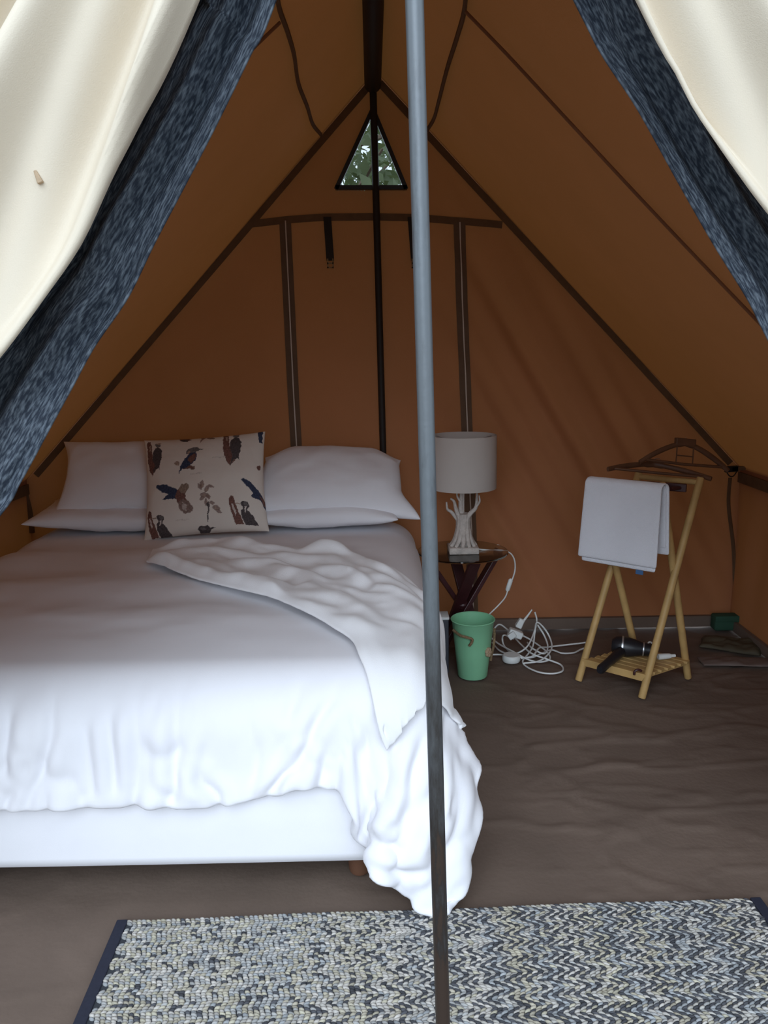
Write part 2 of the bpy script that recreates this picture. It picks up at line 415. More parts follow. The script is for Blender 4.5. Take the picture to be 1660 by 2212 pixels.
# floor: wrinkled groundsheet
fx = np.linspace(-2.0, 2.0, 220); fy = np.linspace(0.55, YB + 0.05, 220)
X, Y = np.meshgrid(fx, fy, indexing='ij')
Q = np.stack([X, Y, 0 * X], -1)
n1 = fbm(Q * np.array([0.8, 1.6, 1]), 1.5, 3.1); n2 = fbm(Q, 3.4, 9.7); n3 = fbm(Q * np.array([0.5, 1.2, 1]), 4.0, 21.0)
ridge = np.exp(-(n1 / 0.06) ** 2) + 0.8 * np.exp(-(n3 / 0.05) ** 2) * sstep(0.2, 0.6, X)
Z = 0.0055 * ridge * (0.4 + 0.6 * sstep(-0.2, 0.8, X)) + 0.003 * n2
Z -= Z.max() + 0.001
floor = struct(grid('floor', np.stack([X, Y, Z], -1), M['ground']))
g = struct(MB().box((0, -2, -0.09), (14, 14, 0.06)).build('ground', M['soil'], smooth=False))

# ------------------------------------------------------------------ poles
pb = np.array((0.0955, 1.20, 0.0)); pt = np.array((0.0375, 1.20, 2.72))
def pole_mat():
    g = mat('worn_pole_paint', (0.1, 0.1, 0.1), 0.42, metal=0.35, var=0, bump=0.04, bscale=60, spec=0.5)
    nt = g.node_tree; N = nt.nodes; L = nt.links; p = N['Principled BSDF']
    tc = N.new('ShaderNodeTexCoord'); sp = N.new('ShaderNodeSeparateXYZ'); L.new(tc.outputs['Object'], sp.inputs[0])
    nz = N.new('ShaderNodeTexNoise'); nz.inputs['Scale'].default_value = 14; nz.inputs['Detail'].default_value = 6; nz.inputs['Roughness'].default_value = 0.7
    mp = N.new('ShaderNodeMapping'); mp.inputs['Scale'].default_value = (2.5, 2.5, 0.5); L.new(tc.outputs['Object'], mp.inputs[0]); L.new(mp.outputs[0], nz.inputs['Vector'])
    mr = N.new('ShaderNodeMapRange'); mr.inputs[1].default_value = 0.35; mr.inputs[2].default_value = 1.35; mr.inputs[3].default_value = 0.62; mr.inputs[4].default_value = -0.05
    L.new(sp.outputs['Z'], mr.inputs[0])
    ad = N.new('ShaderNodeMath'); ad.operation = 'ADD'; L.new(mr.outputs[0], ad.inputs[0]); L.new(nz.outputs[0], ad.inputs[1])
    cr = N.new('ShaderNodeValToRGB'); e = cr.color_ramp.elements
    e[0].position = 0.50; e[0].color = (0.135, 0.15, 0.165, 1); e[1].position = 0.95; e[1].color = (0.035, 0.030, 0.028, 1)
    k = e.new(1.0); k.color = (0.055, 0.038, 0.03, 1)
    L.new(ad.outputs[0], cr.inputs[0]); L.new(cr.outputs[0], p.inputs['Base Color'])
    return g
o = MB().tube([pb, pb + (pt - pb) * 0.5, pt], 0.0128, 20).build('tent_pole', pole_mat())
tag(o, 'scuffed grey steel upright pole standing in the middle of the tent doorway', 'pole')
bpb = np.array((0.011, 4.105, 0.0)); bpt = np.array((-0.017, 4.105, 2.70))
o = MB().tube([bpb, (bpb + bpt) / 2, bpt], 0.017, 16).build('tent_pole', M['darkpole'])
tag(o, 'thin black pole against back wall, crossing the triangular window', 'pole')
o = MB().tube([(0.03, 1.0, 2.735), (0.0, 2.6, 2.735), (-0.018, 4.10, 2.735)], 0.040, 18).build('ridge_pole', M['darkpole'])
tag(o, 'thick dark ridge pole running under the roof peak', 'pole')

# ------------------------------------------------------------------ cream flaps and navy nets
def edge_curve(pxs, y, top, bottom):
    pts = [np.array(top)] + [ony(a, b, y) for a, b in pxs]
    return [p for p in pts] + [np.array(b) for b in bottom]
cream_px = {-1: [(424, 0), (294, 270), (239, 378), (171, 525), (91, 644), (24, 736), (-20, 790), (-110, 900)],
            1: [(1381, 0), (1459, 147), (1500, 229), (1555, 311), (1628, 412), (1660, 453), (1700, 505), (1790, 620)]}
net_px = {-1: [(598, 0), (541, 123), (461, 286), (390, 422), (334, 529), (278, 644), (207, 748), (159, 835), (123, 900), (71, 996), (44, 1044), (0, 1114)],
          1: [(1237, 0), (1298, 119), (1376, 238), (1468, 403), (1541, 531), (1614, 650), (1660, 742)]}
for s, lab, side in ((-1, 'cream canvas door flap drawn back on the left, hanging in long folds', 'left'), (1, 'cream canvas door flap drawn back at the upper right corner', 'right')):
    apex = np.array((0.04 + s * 0.02, YF, 2.56))
    e = smooth_path(edge_curve(cream_px[s], YF, apex, [(s * 0.88, YF, 1.20), (s * 1.25, YF, 1.00), (s * 1.44, YF, 0.6), (s * 1.52, YF, 0.03)]), 8)
    e = interp_path(e, 120)
    # outer edge: down the roof slope from the peak to the eave
    o0 = interp_path([(RX + s * 0.058, YF, float(roof_z(RX + s * 0.058)) - 0.012), (s * XE, YF, ZE), (s * (XE + 0.02), YF, 0.02)], 120)
    T = np.linspace(0, 1, 90)
    P = e[:, None, :] * (1 - T)[None, :, None] + o0[:, None, :] * T[None, :, None]
    ap = np.array((0.03, 2.75))
    ang = np.arctan2(np.abs(P[..., 0] - ap[0]), ap[1] - P[..., 2]); rad = np.hypot(P[..., 0] - ap[0], P[..., 2] - ap[1])
    fold = np.sin(ang * 34 + 0.9 * np.sin(rad * 2.1)) + 0.55 * np.sin(ang * 61 + 1.1 + rad * 1.3)
    tt = np.broadcast_to(T[None, :], P.shape[:2])
    P[..., 1] += -0.040 * np.clip(rad, 0, 1.2) * fold * sstep(0.0, 0.06, tt)
    # rolled hem
    P[..., 1] += 0.006 * np.exp(-(tt / 0.006) ** 2)
    fl = grid('door_flap', P, M['cream'], uv=np.stack([tt, rad], -1), flip=(s > 0))
    tag(fl, lab, 'tent flap')
    sol = fl.modifiers.new('thick', 'SOLIDIFY'); sol.thickness = 0.004
    if s < 0:
        i = np.argmin(np.linalg.norm(P.reshape(-1, 3)[:, ::2] - ony(40, 357, YF - 0.06)[::2], axis=1))
        q = P.reshape(-1, 3)[i]
        MB().box((q[0], q[1] - 0.006, q[2] - 0.002), (0.0045, 0.004, 0.010), (Vector((1, 0, 0.4)).normalized(), (0, 1, 0), Vector((-0.4, 0, 1)).normalized()), taper=0.5).build('tie_tab', M['shell'], fl, bevel=0.0015)
    # net, hanging just behind the flap
    yN = YF + 0.12
    inner = smooth_path(edge_curve(net_px[s], yN, (0.04 + s * 0.005, yN, 2.50), [(s * 0.92, yN, 0.98), (s * 1.25, yN, 0.84), (s * 1.42, yN, 0.45), (s * 1.48, yN, 0.02)] if s < 0 else [(s * 0.95, yN, 1.02), (s * 1.25, yN, 0.86), (s * 1.42, yN, 0.45), (s * 1.5, yN, 0.02)]), 8)
    inner = interp_path(inner, 260)
    d = np.gradient(inner, axis=0); d /= np.linalg.norm(d, axis=1)[:, None]
    outd = np.stack([s * np.abs(d[:, 2]), 0 * d[:, 0], np.abs(d[:, 0])], -1)
    W = 0.19 + 0.12 * sstep(1.9, 1.0, inner[:, 2]); W *= 0.35 + 0.65 * sstep(2.45, 2.1, inner[:, 2])
    T = np.linspace(0, 1, 60); L = np.linspace(0, 2.6, 260)
    P = inner[:, None, :] + outd[:, None, :] * (T[None, :] * W[:, None])[..., None]
    ll = L[:, None]; tt = T[None, :] + 0 * ll
    wv = 0.10 * np.sin(ll * 2.3 + s) + 0.05 * np.sin(ll * 6.1)
    f = np.sin((tt + wv) * 15.0 + ll * 2.2) * 0.55 + np.sin((tt - wv) * 29 - ll * 3.1) * 0.30 + np.sin(tt * 8 + ll * 7) * 0.2
    P[..., 1] += -0.034 * f * sstep(0.0, 0.08, tt) - 0.012 * np.exp(-(tt / 0.03) ** 2) + 0.035 * tt
    nt = grid('mosquito_net', P, M['net'], uv=np.stack([tt * 0.25, ll + 0 * tt], -1), flip=(s < 0))
    tag(nt, 'bunched navy mesh net hanging behind the %s door flap' % side, 'net')
    sol = nt.modifiers.new('thick', 'SOLIDIFY'); sol.thickness = 0.004

# ------------------------------------------------------------------ cloth relaxation
def relax(P, U, collide, steps=120, iters=6, bend=0.25, grav=9.8, pin=None, damp=0.965):
    P = P.copy(); V = np.zeros_like(P); dt = 1 / 60.0
    cons = []
    def add(sa, sb, k):
        r = np.linalg.norm(U[sa] - U[sb], axis=-1); cons.append((sa, sb, r, k))
    n, mm = P.shape[:2]
    for ax in (0, 1):
        N = n if ax == 0 else mm
        for off in (0, 1):
            a = slice(off, N - 1, 2); b = slice(off + 1, N, 2)
            add((a, slice(None)) if ax == 0 else (slice(None), a), (b, slice(None)) if ax == 0 else (slice(None), b), 1.0)
        if bend:
            for off in range(4):
                a = slice(off, N - 2, 4); b = slice(off + 2, N, 4)
                add((a, slice(None)) if ax == 0 else (slice(None), a), (b, slice(None)) if ax == 0 else (slice(None), b), bend)
    for off in (0, 1):
        add((slice(off, n - 1, 2), slice(0, mm - 1)), (slice(off + 1, n, 2), slice(1, mm)), 0.35)
        add((slice(off, n - 1, 2), slice(1, mm)), (slice(off + 1, n, 2), slice(0, mm - 1)), 0.35)
    for st in range(steps):
        V[..., 2] -= grav * dt; V *= damp
        Q = P + V * dt
        for it in range(iters):
            for sa, sb, r, k in cons:
                A = Q[sa]; B = Q[sb]
                nn = min(A.shape[0], B.shape[0], r.shape[0]); m2 = min(A.shape[1], B.shape[1], r.shape[1])
                d = B - A; l = np.sqrt((d * d).sum(-1)) + 1e-9
                c = (0.5 * k * (l - r) / l)[..., None] * d
                Q[sa] = A + c; Q[sb] = B - c
            if it % 2 == 1 or it == iters - 1: Q = collide(Q, P)
            if pin is not None: Q[pin] = P[pin]
        V = (Q - P) / dt; P = Q
    return P

BX0, BX1, BY0, BY1 = -1.72, 0.12, 2.0, 3.98
TOP = 0.645
def make_box_collider(lo, hi, R, clear, mu=0.6, puff=None):
    """rounded block, open towards the floor"""
    lo = np.array(lo); hi = np.array(hi)
    def f(Q, P0):
        c = np.clip(Q, lo, hi); d = Q - c; l = np.linalg.norm(d, axis=-1)
        inside = l < 1e-7
        t = R + clear
        hit = (l < t) & ~inside
        k = np.where(hit, t / np.maximum(l, 1e-7), 1.0)
        out = np.where(hit[..., None], c + d * k[..., None], Q)
        if inside.any(): out[inside, 2] = hi[2] + t
        mv = out - P0
        out = np.where((hit | inside)[..., None], out - mu * mv * np.array([1, 1, 0.3]), out)
        if puff is not None:
            d2 = (out - np.array(puff[0])) / np.array(puff[1]); l2 = np.linalg.norm(d2, axis=-1); h2 = l2 < 1
            out = np.where(h2[..., None], np.array(puff[0]) + d2 / np.maximum(l2, 1e-6)[..., None] * np.array(puff[1]), out)
        out[..., 2] = np.maximum(out[..., 2], 0.012)
        return out
    return f
RR = 0.15
XI, YI = 0.005, 2.125
def drape(x, y, top, R, flare=0.05):
    ex = np.maximum(x - XI, 0); exl = np.maximum(-1.60 - x, 0); ey = np.maximum(YI - y, 0)
    vx = ex - exl; d = np.hypot(vx, ey); dn = np.maximum(d, 1e-9)
    th = np.clip(d / R, 0, pi / 2); over = np.maximum(d - R * pi / 2, 0)
    out = R * np.sin(th) + flare * over; z = top - R * (1 - np.cos(th)) - over
    return np.stack([np.clip(x, -1.60, XI) + vx / dn * out, np.maximum(y, YI) - ey / dn * out, z], -1)

# ------------------------------------------------------------------ bed
bed = empty('bed', (-0.8, 3.0, 0), 'low double bed with tight white fitted cover over its base', 'bed')
def rbox(lo, hi, r, seg=5):
    bm = bmesh.new(); bmesh.ops.create_cube(bm, size=1.0)
    for v in bm.verts: v.co = Vector([lo[i] + (v.co[i] + 0.5) * (hi[i] - lo[i]) for i in range(3)])
    bmesh.ops.bevel(bm, geom=bm.edges[:], offset=r, segments=seg, affect='EDGES', profile=0.5)
    return bm
def bm_obj(name, bm, m, parent=None, smooth=True):
    me = bpy.data.meshes.new(name); bm.to_mesh(me); bm.free(); return link(name, me, m, parent, smooth)
# base cover: a slightly rippled stretched sheet
nU, nV = 160, 14
prof = [(0.0, 0.100), (0.012, 0.104), (0.016, 0.13), (0.016, 0.17), (0.016, 0.21), (0.016, 0.25), (0.016, 0.29), (0.013, 0.33), (-0.01, 0.35)]
ring = []
cs = [(BX0, BY1), (BX0, BY0), (BX1 - 0.02, BY0), (BX1 - 0.02, BY1)]
per = []
for i in range(4):
    a = np.array(cs[i]); b = np.array(cs[(i + 1) % 4])
    for t in np.linspace(0, 1, 40, endpoint=False): per.append(a + (b - a) * t)
per = np.array(per); cen = np.array([(BX0 + BX1) / 2, (BY0 + BY1) / 2])
P = np.zeros((len(per), len(prof), 3))
for j, (o, z) in enumerate(prof):
    P[:, j, :2] = cen + (per - cen) * (1 + o / 1.0)
    P[:, j, 2] = z + 0.004 * np.sin(per[:, 0] * 1.7)
P[:, 3:7, 1] += 0.003 * np.sin(P[:, 3:7, 2] * 90 + P[:, 3:7, 0] * 2)
grid('base_cover', P, M['white'], bed, wrap_u=True)
bm_obj('bed_base', rbox((BX0 + 0.03, BY0 + 0.02, 0.105), (BX1 - 0.04, BY1 - 0.02, 0.34), 0.02, 2), M['bedwood'], bed)
bm_obj('mattress', rbox((BX0 + 0.02, BY0 + 0.06, 0.345), (BX1 - 0.06, BY1, 0.60), 0.06, 4), M['white'], bed)
for (x, y) in ((-0.09, 2.09), (-1.60, 2.09), (-0.09, 3.9), (-1.60, 3.9)):
    MB().lathe([(0.028, 0.0), (0.032, 0.01), (0.036, 0.105)], (x, y, 0), 16).build('leg', M['bedwood'], bed)

# duvet
nU, nV = 132, 118
ux = np.linspace(-1.93, XI + 0.36, nU); uy = np.linspace(YI - 0.415, 3.93, nV)
A, B = np.meshgrid(ux, uy, indexing='ij')
tB = sstep(2.5, YI - 0.415, B); B = B + tB * (0.05 * np.exp(-((A + 0.20) / 0.14) ** 2) - 0.12 * sstep(-0.13, 0.0, A))
A = A + 0.0 * B
Ur = np.stack([A * 1.03, B * 1.0, 0 * A], -1)
P = drape(A, B, TOP, RR)
q3 = np.stack([A, B, 0 * A], -1)
P[..., 2] += 0.012 * fbm(q3, 3.0, 5.0) * sstep(3.7, 3.4, B)
P += (rng.random(P.shape) - 0.5) * 0.006
col = make_box_collider((-1.60, YI, -0.5), (XI, 4.5, TOP - RR - 0.012), RR - 0.0, 0.012, puff=((0.07, 2.08, 0.20), (0.165, 0.18, 0.26)))
pin = B > 3.72
P[pin] = drape(A, B, TOP, RR)[pin]
P = relax(P, Ur, col, steps=80, iters=14, bend=0.4, pin=pin)
low = P[..., 2] < 0.03
w = 0.010 * fbm(np.stack([A * 1.0, B * 1.3, 0 * A], -1), 2.6, 11.0) + 0.006 * np.sin(A * 3 + B * 15 + 2 * np.sin(A * 2.2)) * sstep(2.3, 2.6, B)
P[..., 2] += w * sstep(2.15, 2.5, B) * sstep(XI + 0.05, XI - 0.15, A) * sstep(3.75, 3.5, B)
foot = sstep(0.64, 0.50, P[..., 2]) * sstep(2.28, 2.15, P[..., 1]) + sstep(0.60, 0.45, P[..., 2]) * sstep(0.0, 0.10, P[..., 0])
foot = np.clip(foot, 0, 1); gath = sstep(0.40, 0.26, P[..., 2]) * foot
nrm_ = np.cross(np.gradient(P, axis=0), np.gradient(P, axis=1)); nrm_ /= np.linalg.norm(nrm_, axis=-1, keepdims=True) + 1e-9
nrm_ *= np.where((nrm_ * np.array((0.4, -1.0, 0.3))).sum(-1, keepdims=True) < 0, -1, 1)
sl = 0.5 * sstep(-0.9, 0.1, A)                                    # creases lean towards the corner on the right
q_ = np.stack([A * 4.2 + P[..., 2] * (1.0 - 5.0 * sl), P[..., 2] * 1.0 + 0.2 * A, 0 * A], -1)
crease = np.exp(-(fbm(q_, 1.0, 60.0) / 0.055) ** 2); crease2 = np.exp(-(fbm(q_ * 1.9, 1.0, 91.0) / 0.05) ** 2)
corner = sstep(-0.35, 0.0, P[..., 0])
d_ = foot * (0.016 * fbm(q_, 1.0, 71.0) - 0.018 * crease * (0.6 + 0.6 * corner) - 0.014 * crease2 * (0.3 + 0.8 * corner)) + gath * (0.005 * np.sin(A * 58 + 3 * np.sin(A * 9)) + 0.008 * fbm(q_, 2.8, 80.0) + 0.012)
P = P + nrm_ * d_[..., None]
P[..., 2] += gath * 0.012 * fbm(np.stack([A * 3.5, 0 * A, 0 * A], -1), 1.5, 33.0)
def crease_line(pts, depth, wdt, y=1.95):
    global P
    L = np.array([ony(a, b, y)[[0, 2]] for a, b in pts]); L = interp_path(L, 14)
    XZ = P[..., [0, 2]]; best = np.full(P.shape[:2], 9.0); along = np.zeros(P.shape[:2])
    for i in range(len(L) - 1):
        a, b = L[i], L[i + 1]; ab_ = b - a; t = np.clip(((XZ - a) @ ab_) / (ab_ @ ab_), 0, 1)
        d = np.linalg.norm(XZ - (a + t[..., None] * ab_), axis=-1); m_ = d < best
        best = np.where(m_, d, best); along = np.where(m_, (i + t) / (len(L) - 1), along)
    k = foot * sstep(0, 0.15, along) * sstep(1.06, 0.95, along)
    P = P + nrm_ * (k * depth * (0.75 * np.exp(-((best - 1.9 * wdt) / (1.2 * wdt)) ** 2) - np.exp(-(best / wdt) ** 2)))[..., None]
c4_ = lambda pts: [(a / 2.515, 1300 + b / 2.515) for a, b in pts]
c7_ = lambda pts: [(280 + a / 2.128, 1120 + b / 2.128) for a, b in pts]
for pts, dp, wd in (([(125, 250), (40, 480), (20, 600), (45, 800), (60, 910)], 0.016, 0.016), ([(250, 480), (270, 580), (300, 700), (250, 880), (140, 1110)], 0.016, 0.014), ([(150, 330), (90, 500), (60, 760)], 0.012, 0.018), ([(190, 820), (120, 980), (30, 1120)], 0.013, 0.014),
                    ([(640, 330), (720, 450), (742, 600), (742, 1090)], 0.014, 0.016), ([(470, 640), (490, 800), (525, 1020)], 0.010, 0.015), ([(590, 600), (625, 800), (640, 1000)], 0.011, 0.015), ([(950, 430), (965, 800), (960, 1040)], 0.011, 0.018), ([(850, 500), (800, 700), (790, 1000)], 0.010, 0.018), ([(1065, 860), (1090, 960), (1190, 1030), (1195, 1110)], 0.018, 0.014), ([(870, 980), (950, 1050), (900, 1110)], 0.014, 0.013)):
    crease_line(c4_(pts), dp, wd, 1.97)
for pts, dp, wd in (([(970, 620), (850, 750), (760, 860), (720, 950)], 0.014, 0.014), ([(1070, 735), (960, 840), (860, 960), (825, 1040)], 0.018, 0.013), ([(835, 1040), (780, 1130), (700, 1215), (600, 1320)], 0.022, 0.014), ([(790, 1150), (755, 1280)], 0.018, 0.012), ([(900, 1080), (890, 1220)], 0.016, 0.012), ([(960, 1120), (950, 1300)], 0.016, 0.012), ([(1195, 1040), (1185, 1200), (1105, 1380)], 0.020, 0.014), ([(1275, 1050), (1215, 1180), (1190, 1300)], 0.016, 0.013), ([(1345, 1050), (1300, 1230), (1250, 1400)], 0.018, 0.014), ([(1075, 1395), (1150, 1450), (1240, 1490)], 0.020, 0.013), ([(1110, 1540), (1250, 1590), (1390, 1560)], 0.018, 0.014), ([(1440, 1200), (1420, 1400), (1380, 1520)], 0.016, 0.014), ([(1500, 1210), (1520, 1360), (1470, 1500)], 0.014, 0.014)):
    crease_line(c7_(pts), dp, wd, 1.93)
P[..., 2] = np.maximum(P[..., 2], 0.016)
duv = grid('duvet', P, M['white'], flip=False)
tag(duv, 'white duvet spread over the whole bed, hanging down at the foot', 'duvet')
sd = duv.modifiers.new('thick', 'SOLIDIFY'); sd.thickness = 0.022; sd.offset = -0.2
sb = duv.modifiers.new('sub', 'SUBSURF'); sb.levels = 1; sb.render_levels = 1
duvP = P
def tri_bvh(P):
    n, k = P.shape[:2]; I = np.arange(n * k).reshape(n, k)
    q = np.stack([I[:-1, :-1], I[1:, :-1], I[1:, 1:], I[:-1, 1:]], -1).reshape(-1, 4)
    return BVHTree.FromPolygons([Vector(p) for p in P.reshape(-1, 3)], q.tolist())

# throw blanket tossed over the foot corner
nU, nV = 120, 60
e1 = interp_path(smooth_path([(-0.99, 3.33), (-0.80, 3.39), (-0.50, 3.31), (-0.19, 3.21), (0.05, 2.92), (0.28, 2.65), (0.34, 2.36), (0.27, 2.14)]), nU)
e2 = interp_path(smooth_path([(-0.96, 3.13), (-0.68, 2.83), (-0.36, 2.57), (-0.13, 2.25), (-0.07, 2.08), (-0.04, 1.97), (-0.02, 1.89), (0.0, 1.84)]), nU)
T = np.linspace(0, 1, nV)
F2 = e1[:, None] * (1 - T)[None, :, None] + e2[:, None] * T[None, :, None]
A, B = F2[..., 0], F2[..., 1]
Ur = np.stack([A * 1.07, B * 1.07, 0 * A], -1)
off = 0.035
P = drape(A, B, TOP + off, RR + off)
P += 0.008 * fbm(np.stack([A, B, 0 * A], -1), 6.0, 2.0)[..., None] * np.array([0.6, 0.6, 1.0])
P[..., 2] += 0.012
P += (rng.random(P.shape) - 0.5) * 0.004
col = make_box_collider((-1.60, YI, -0.5), (XI, 4.5, TOP - RR), RR, 0.034, mu=0.8, puff=((0.07, 2.08, 0.20), (0.19, 0.20, 0.29)))
P = relax(P, Ur, col, steps=60, iters=6, bend=0.18)
bvh = tri_bvh(duvP)
for it in range(3):
    flat = P.reshape(-1, 3)
    for i in range(len(flat)):
        loc, nor, idx, dist = bvh.find_nearest(Vector(flat[i]), 0.25)
        if loc is None: continue
        if nor.dot(Vector((loc.x + 0.4, 0.6 if loc.y < 2.2 else 0, 1)) - Vector((-0.2, 2.4 if loc.y < 2.2 else 0, 0.3))) < 0: nor = -nor
        dd = (Vector(flat[i]) - loc).dot(nor)
        if dd < 0.022: flat[i] = np.array(loc + nor * 0.022)
    P = flat.reshape(P.shape)
    if it < 2:
        Pm = P.copy(); Pm[1:-1, 1:-1] = 0.5 * P[1:-1, 1:-1] + 0.125 * (P[2:, 1:-1] + P[:-2, 1:-1] + P[1:-1, 2:] + P[1:-1, :-2]); P = Pm
si = np.linspace(0, 1, nU)[:, None]; tj = T[None, :]
fld = np.sin(tj * 16 + 4 * np.sin(si * 4.0) + 2.5 * fbm(np.stack([A, B, 0 * A], -1), 3.0, 40.0)) * 0.8 + fbm(np.stack([A, B, 0 * A], -1), 5.0, 51.0) * 0.6 + 0.38 * np.sin(tj * 36 + si * 9 + 5 * fbm(np.stack([A, B, 0 * A], -1), 2.5, 66.0)) * sstep(0.05, 0.25, si)
env = sstep(0.0, 0.06, tj) * sstep(1.0, 0.94, tj) * sstep(0, 0.05, si) * sstep(1.0, 0.95, si)
lift = 0.016 * (fld + 0.8) * env * sstep(1.0, 0.6, si) + 0.044 * np.exp(-((tj - 0.10) / 0.09) ** 2) * sstep(0.02, 0.10, si) * sstep(0.62, 0.45, si) * (0.6 + 0.8 * np.clip(np.sin(si * 34 + 1), -0.3, 1)) + 0.03 * np.exp(-((tj - 0.9) / 0.08) ** 2) * sstep(0.0, 0.1, si) * sstep(0.9, 0.6, si)
gu = np.gradient(P, axis=0); gv = np.gradient(P, axis=1); nn_ = np.cross(gu, gv); nn_ /= np.linalg.norm(nn_, axis=-1, keepdims=True) + 1e-9
nn_ *= np.where((nn_ * np.array((0.25, -0.25, 1.0))).sum(-1, keepdims=True) < 0, -1, 1)
P = P + nn_ * lift[..., None]
thr = grid('throw_blanket', P, M['fleece'])
tag(thr, 'crumpled white fleece throw tossed over the right foot corner of the duvet', 'blanket')
sd = thr.modifiers.new('thick', 'SOLIDIFY'); sd.thickness = 0.010; sd.offset = 1.0
sb = thr.modifiers.new('sub', 'SUBSURF'); sb.levels = 1; sb.render_levels = 1

# ------------------------------------------------------------------ pillows
def pillow_pts(w, h, t, ears=0.05, n=46, seed=0.0, flange=0.0):
    u = np.sin(np.linspace(-pi / 2, pi / 2, n)); v = u.copy()
    Uu, Vv = np.meshgrid(u, v, indexing='ij')
    pinch = 1 - ears * 2 * (1 - Vv ** 2) * np.abs(Uu) ** 4; pinch2 = 1 - ears * 2 * (1 - Uu ** 2) * np.abs(Vv) ** 4
    X = Uu * w / 2 * pinch; Yy = Vv * h / 2 * pinch2
    th = t / 2 * np.clip((1 - Uu ** 2), 0, 1) ** 0.42 * np.clip((1 - Vv ** 2), 0, 1) ** 0.42
    q = np.stack([X, Yy, 0 * X], -1)
    wr = 0.03 * t * fbm(q, 9, seed) + 0.05 * t * fbm(q, 4, seed + 5)
    edge = np.clip((1 - Uu ** 2) * (1 - Vv ** 2) * 4, 0, 1)
    top = np.stack([X, Yy, th + wr * edge], -1); bot = np.stack([X, Yy, -th * 0.9 + wr * edge], -1)
    return top, bot, Uu, Vv
def pillow(name, w, h, t, loc, rot, m, label, cat, group=None, seed=0.0, ears=0.05, col=None, bend=0.0, n=46, shape=None):
    top, bot, Uu, Vv = pillow_pts(w, h, t, ears, n, seed)
    if shape:
        for G in (top, bot): G[..., 0], G[..., 1] = shape(Uu, Vv, G[..., 0], G[..., 1])
    Rm = np.array(rot.to_3x3())
    nn = top.shape[0]
    I = np.arange(nn * nn).reshape(nn, nn); J = I + nn * nn
    V = np.concatenate([top.reshape(-1, 3), bot.reshape(-1, 3)])
    if bend: V[:, 2] -= bend * (V[:, 0] / (w / 2)) ** 2
    # weld rims: bottom rim reuses top rim vertices
    rim = np.zeros((nn, nn), bool); rim[0] = rim[-1] = rim[:, 0] = rim[:, -1] = True
    J = np.where(rim, I, J)
    q1 = np.stack([I[:-1, :-1], I[1:, :-1], I[1:, 1:], I[:-1, 1:]], -1).reshape(-1, 4)
    q2 = np.stack([J[:-1, :-1], J[:-1, 1:], J[1:, 1:], J[1:, :-1]], -1).reshape(-1, 4)
    me = bpy.data.meshes.new(name); me.from_pydata((V @ Rm.T).tolist(), [], np.vstack([q1, q2]).tolist())
    if col is not None:
        a = me.color_attributes.new('Col', 'FLOAT_COLOR', 'POINT'); c4 = np.ones((len(V), 4)); c4[:nn * nn, :3] = col.reshape(-1, 3); c4[nn * nn:, :3] = (0.72, 0.67, 0.62)
        a.data.foreach_set('color', c4.ravel())
    bm = bmesh.new(); bm.from_mesh(me); bmesh.ops.delete(bm, geom=[v for v in bm.verts if not v.link_faces], context='VERTS'); bm.to_mesh(me); bm.free()
    o = link(name, me, m); o.location = loc
    return tag(o, label, cat, group)
from mathutils import Euler
E_ = lambda x, y, z: Euler((radians(x), radians(y), radians(z))).to_matrix()
pillow('pillow', 0.70, 0.44, 0.15, (-0.28, 3.87, 0.735), E_(4, 0, -1), M['white'], 'white pillow lying flat on the right, beneath another pillow', 'pillow', 'bed pillows', 1.0, 0.03)
def shp(U_, V_, X, Y):
    X = X * (1 - 0.07 * sstep(-0.2, 1.0, V_)) + 0.07 * sstep(0.6, 1, U_) * sstep(-0.3, -1.0, V_)
    Y = Y - 0.07 * sstep(0.55, 1.0, np.abs(U_)) * sstep(0.3, 1, V_) - 0.02 * sstep(0.6, 1, U_) * sstep(-0.3, -1.0, V_)
    return X, Y
pr = pillow('pillow', 0.74, 0.45, 0.21, (-0.26, 3.885, 0.872), E_(36, 2, -1), M['white'], 'plump white pillow leaning on the right, its corner flaring out', 'pillow', 'bed pillows', 8.0, 0.03, shape=shp)
pillow('pillow', 0.78, 0.44, 0.14, (-1.32, 3.88, 0.73), E_(4, 2, 2), M['white'], 'white pillow lying flat on the left, under the leaning pillow', 'pillow', 'bed pillows', 15.0, 0.05)
pillow('pillow', 0.68, 0.47, 0.21, (-1.28, 3.915, 0.895), E_(48, 0, 3), M['white'], 'white pillow leaning on the left, half behind the bird cushion', 'pillow', 'bed pillows', 22.0, 0.085)

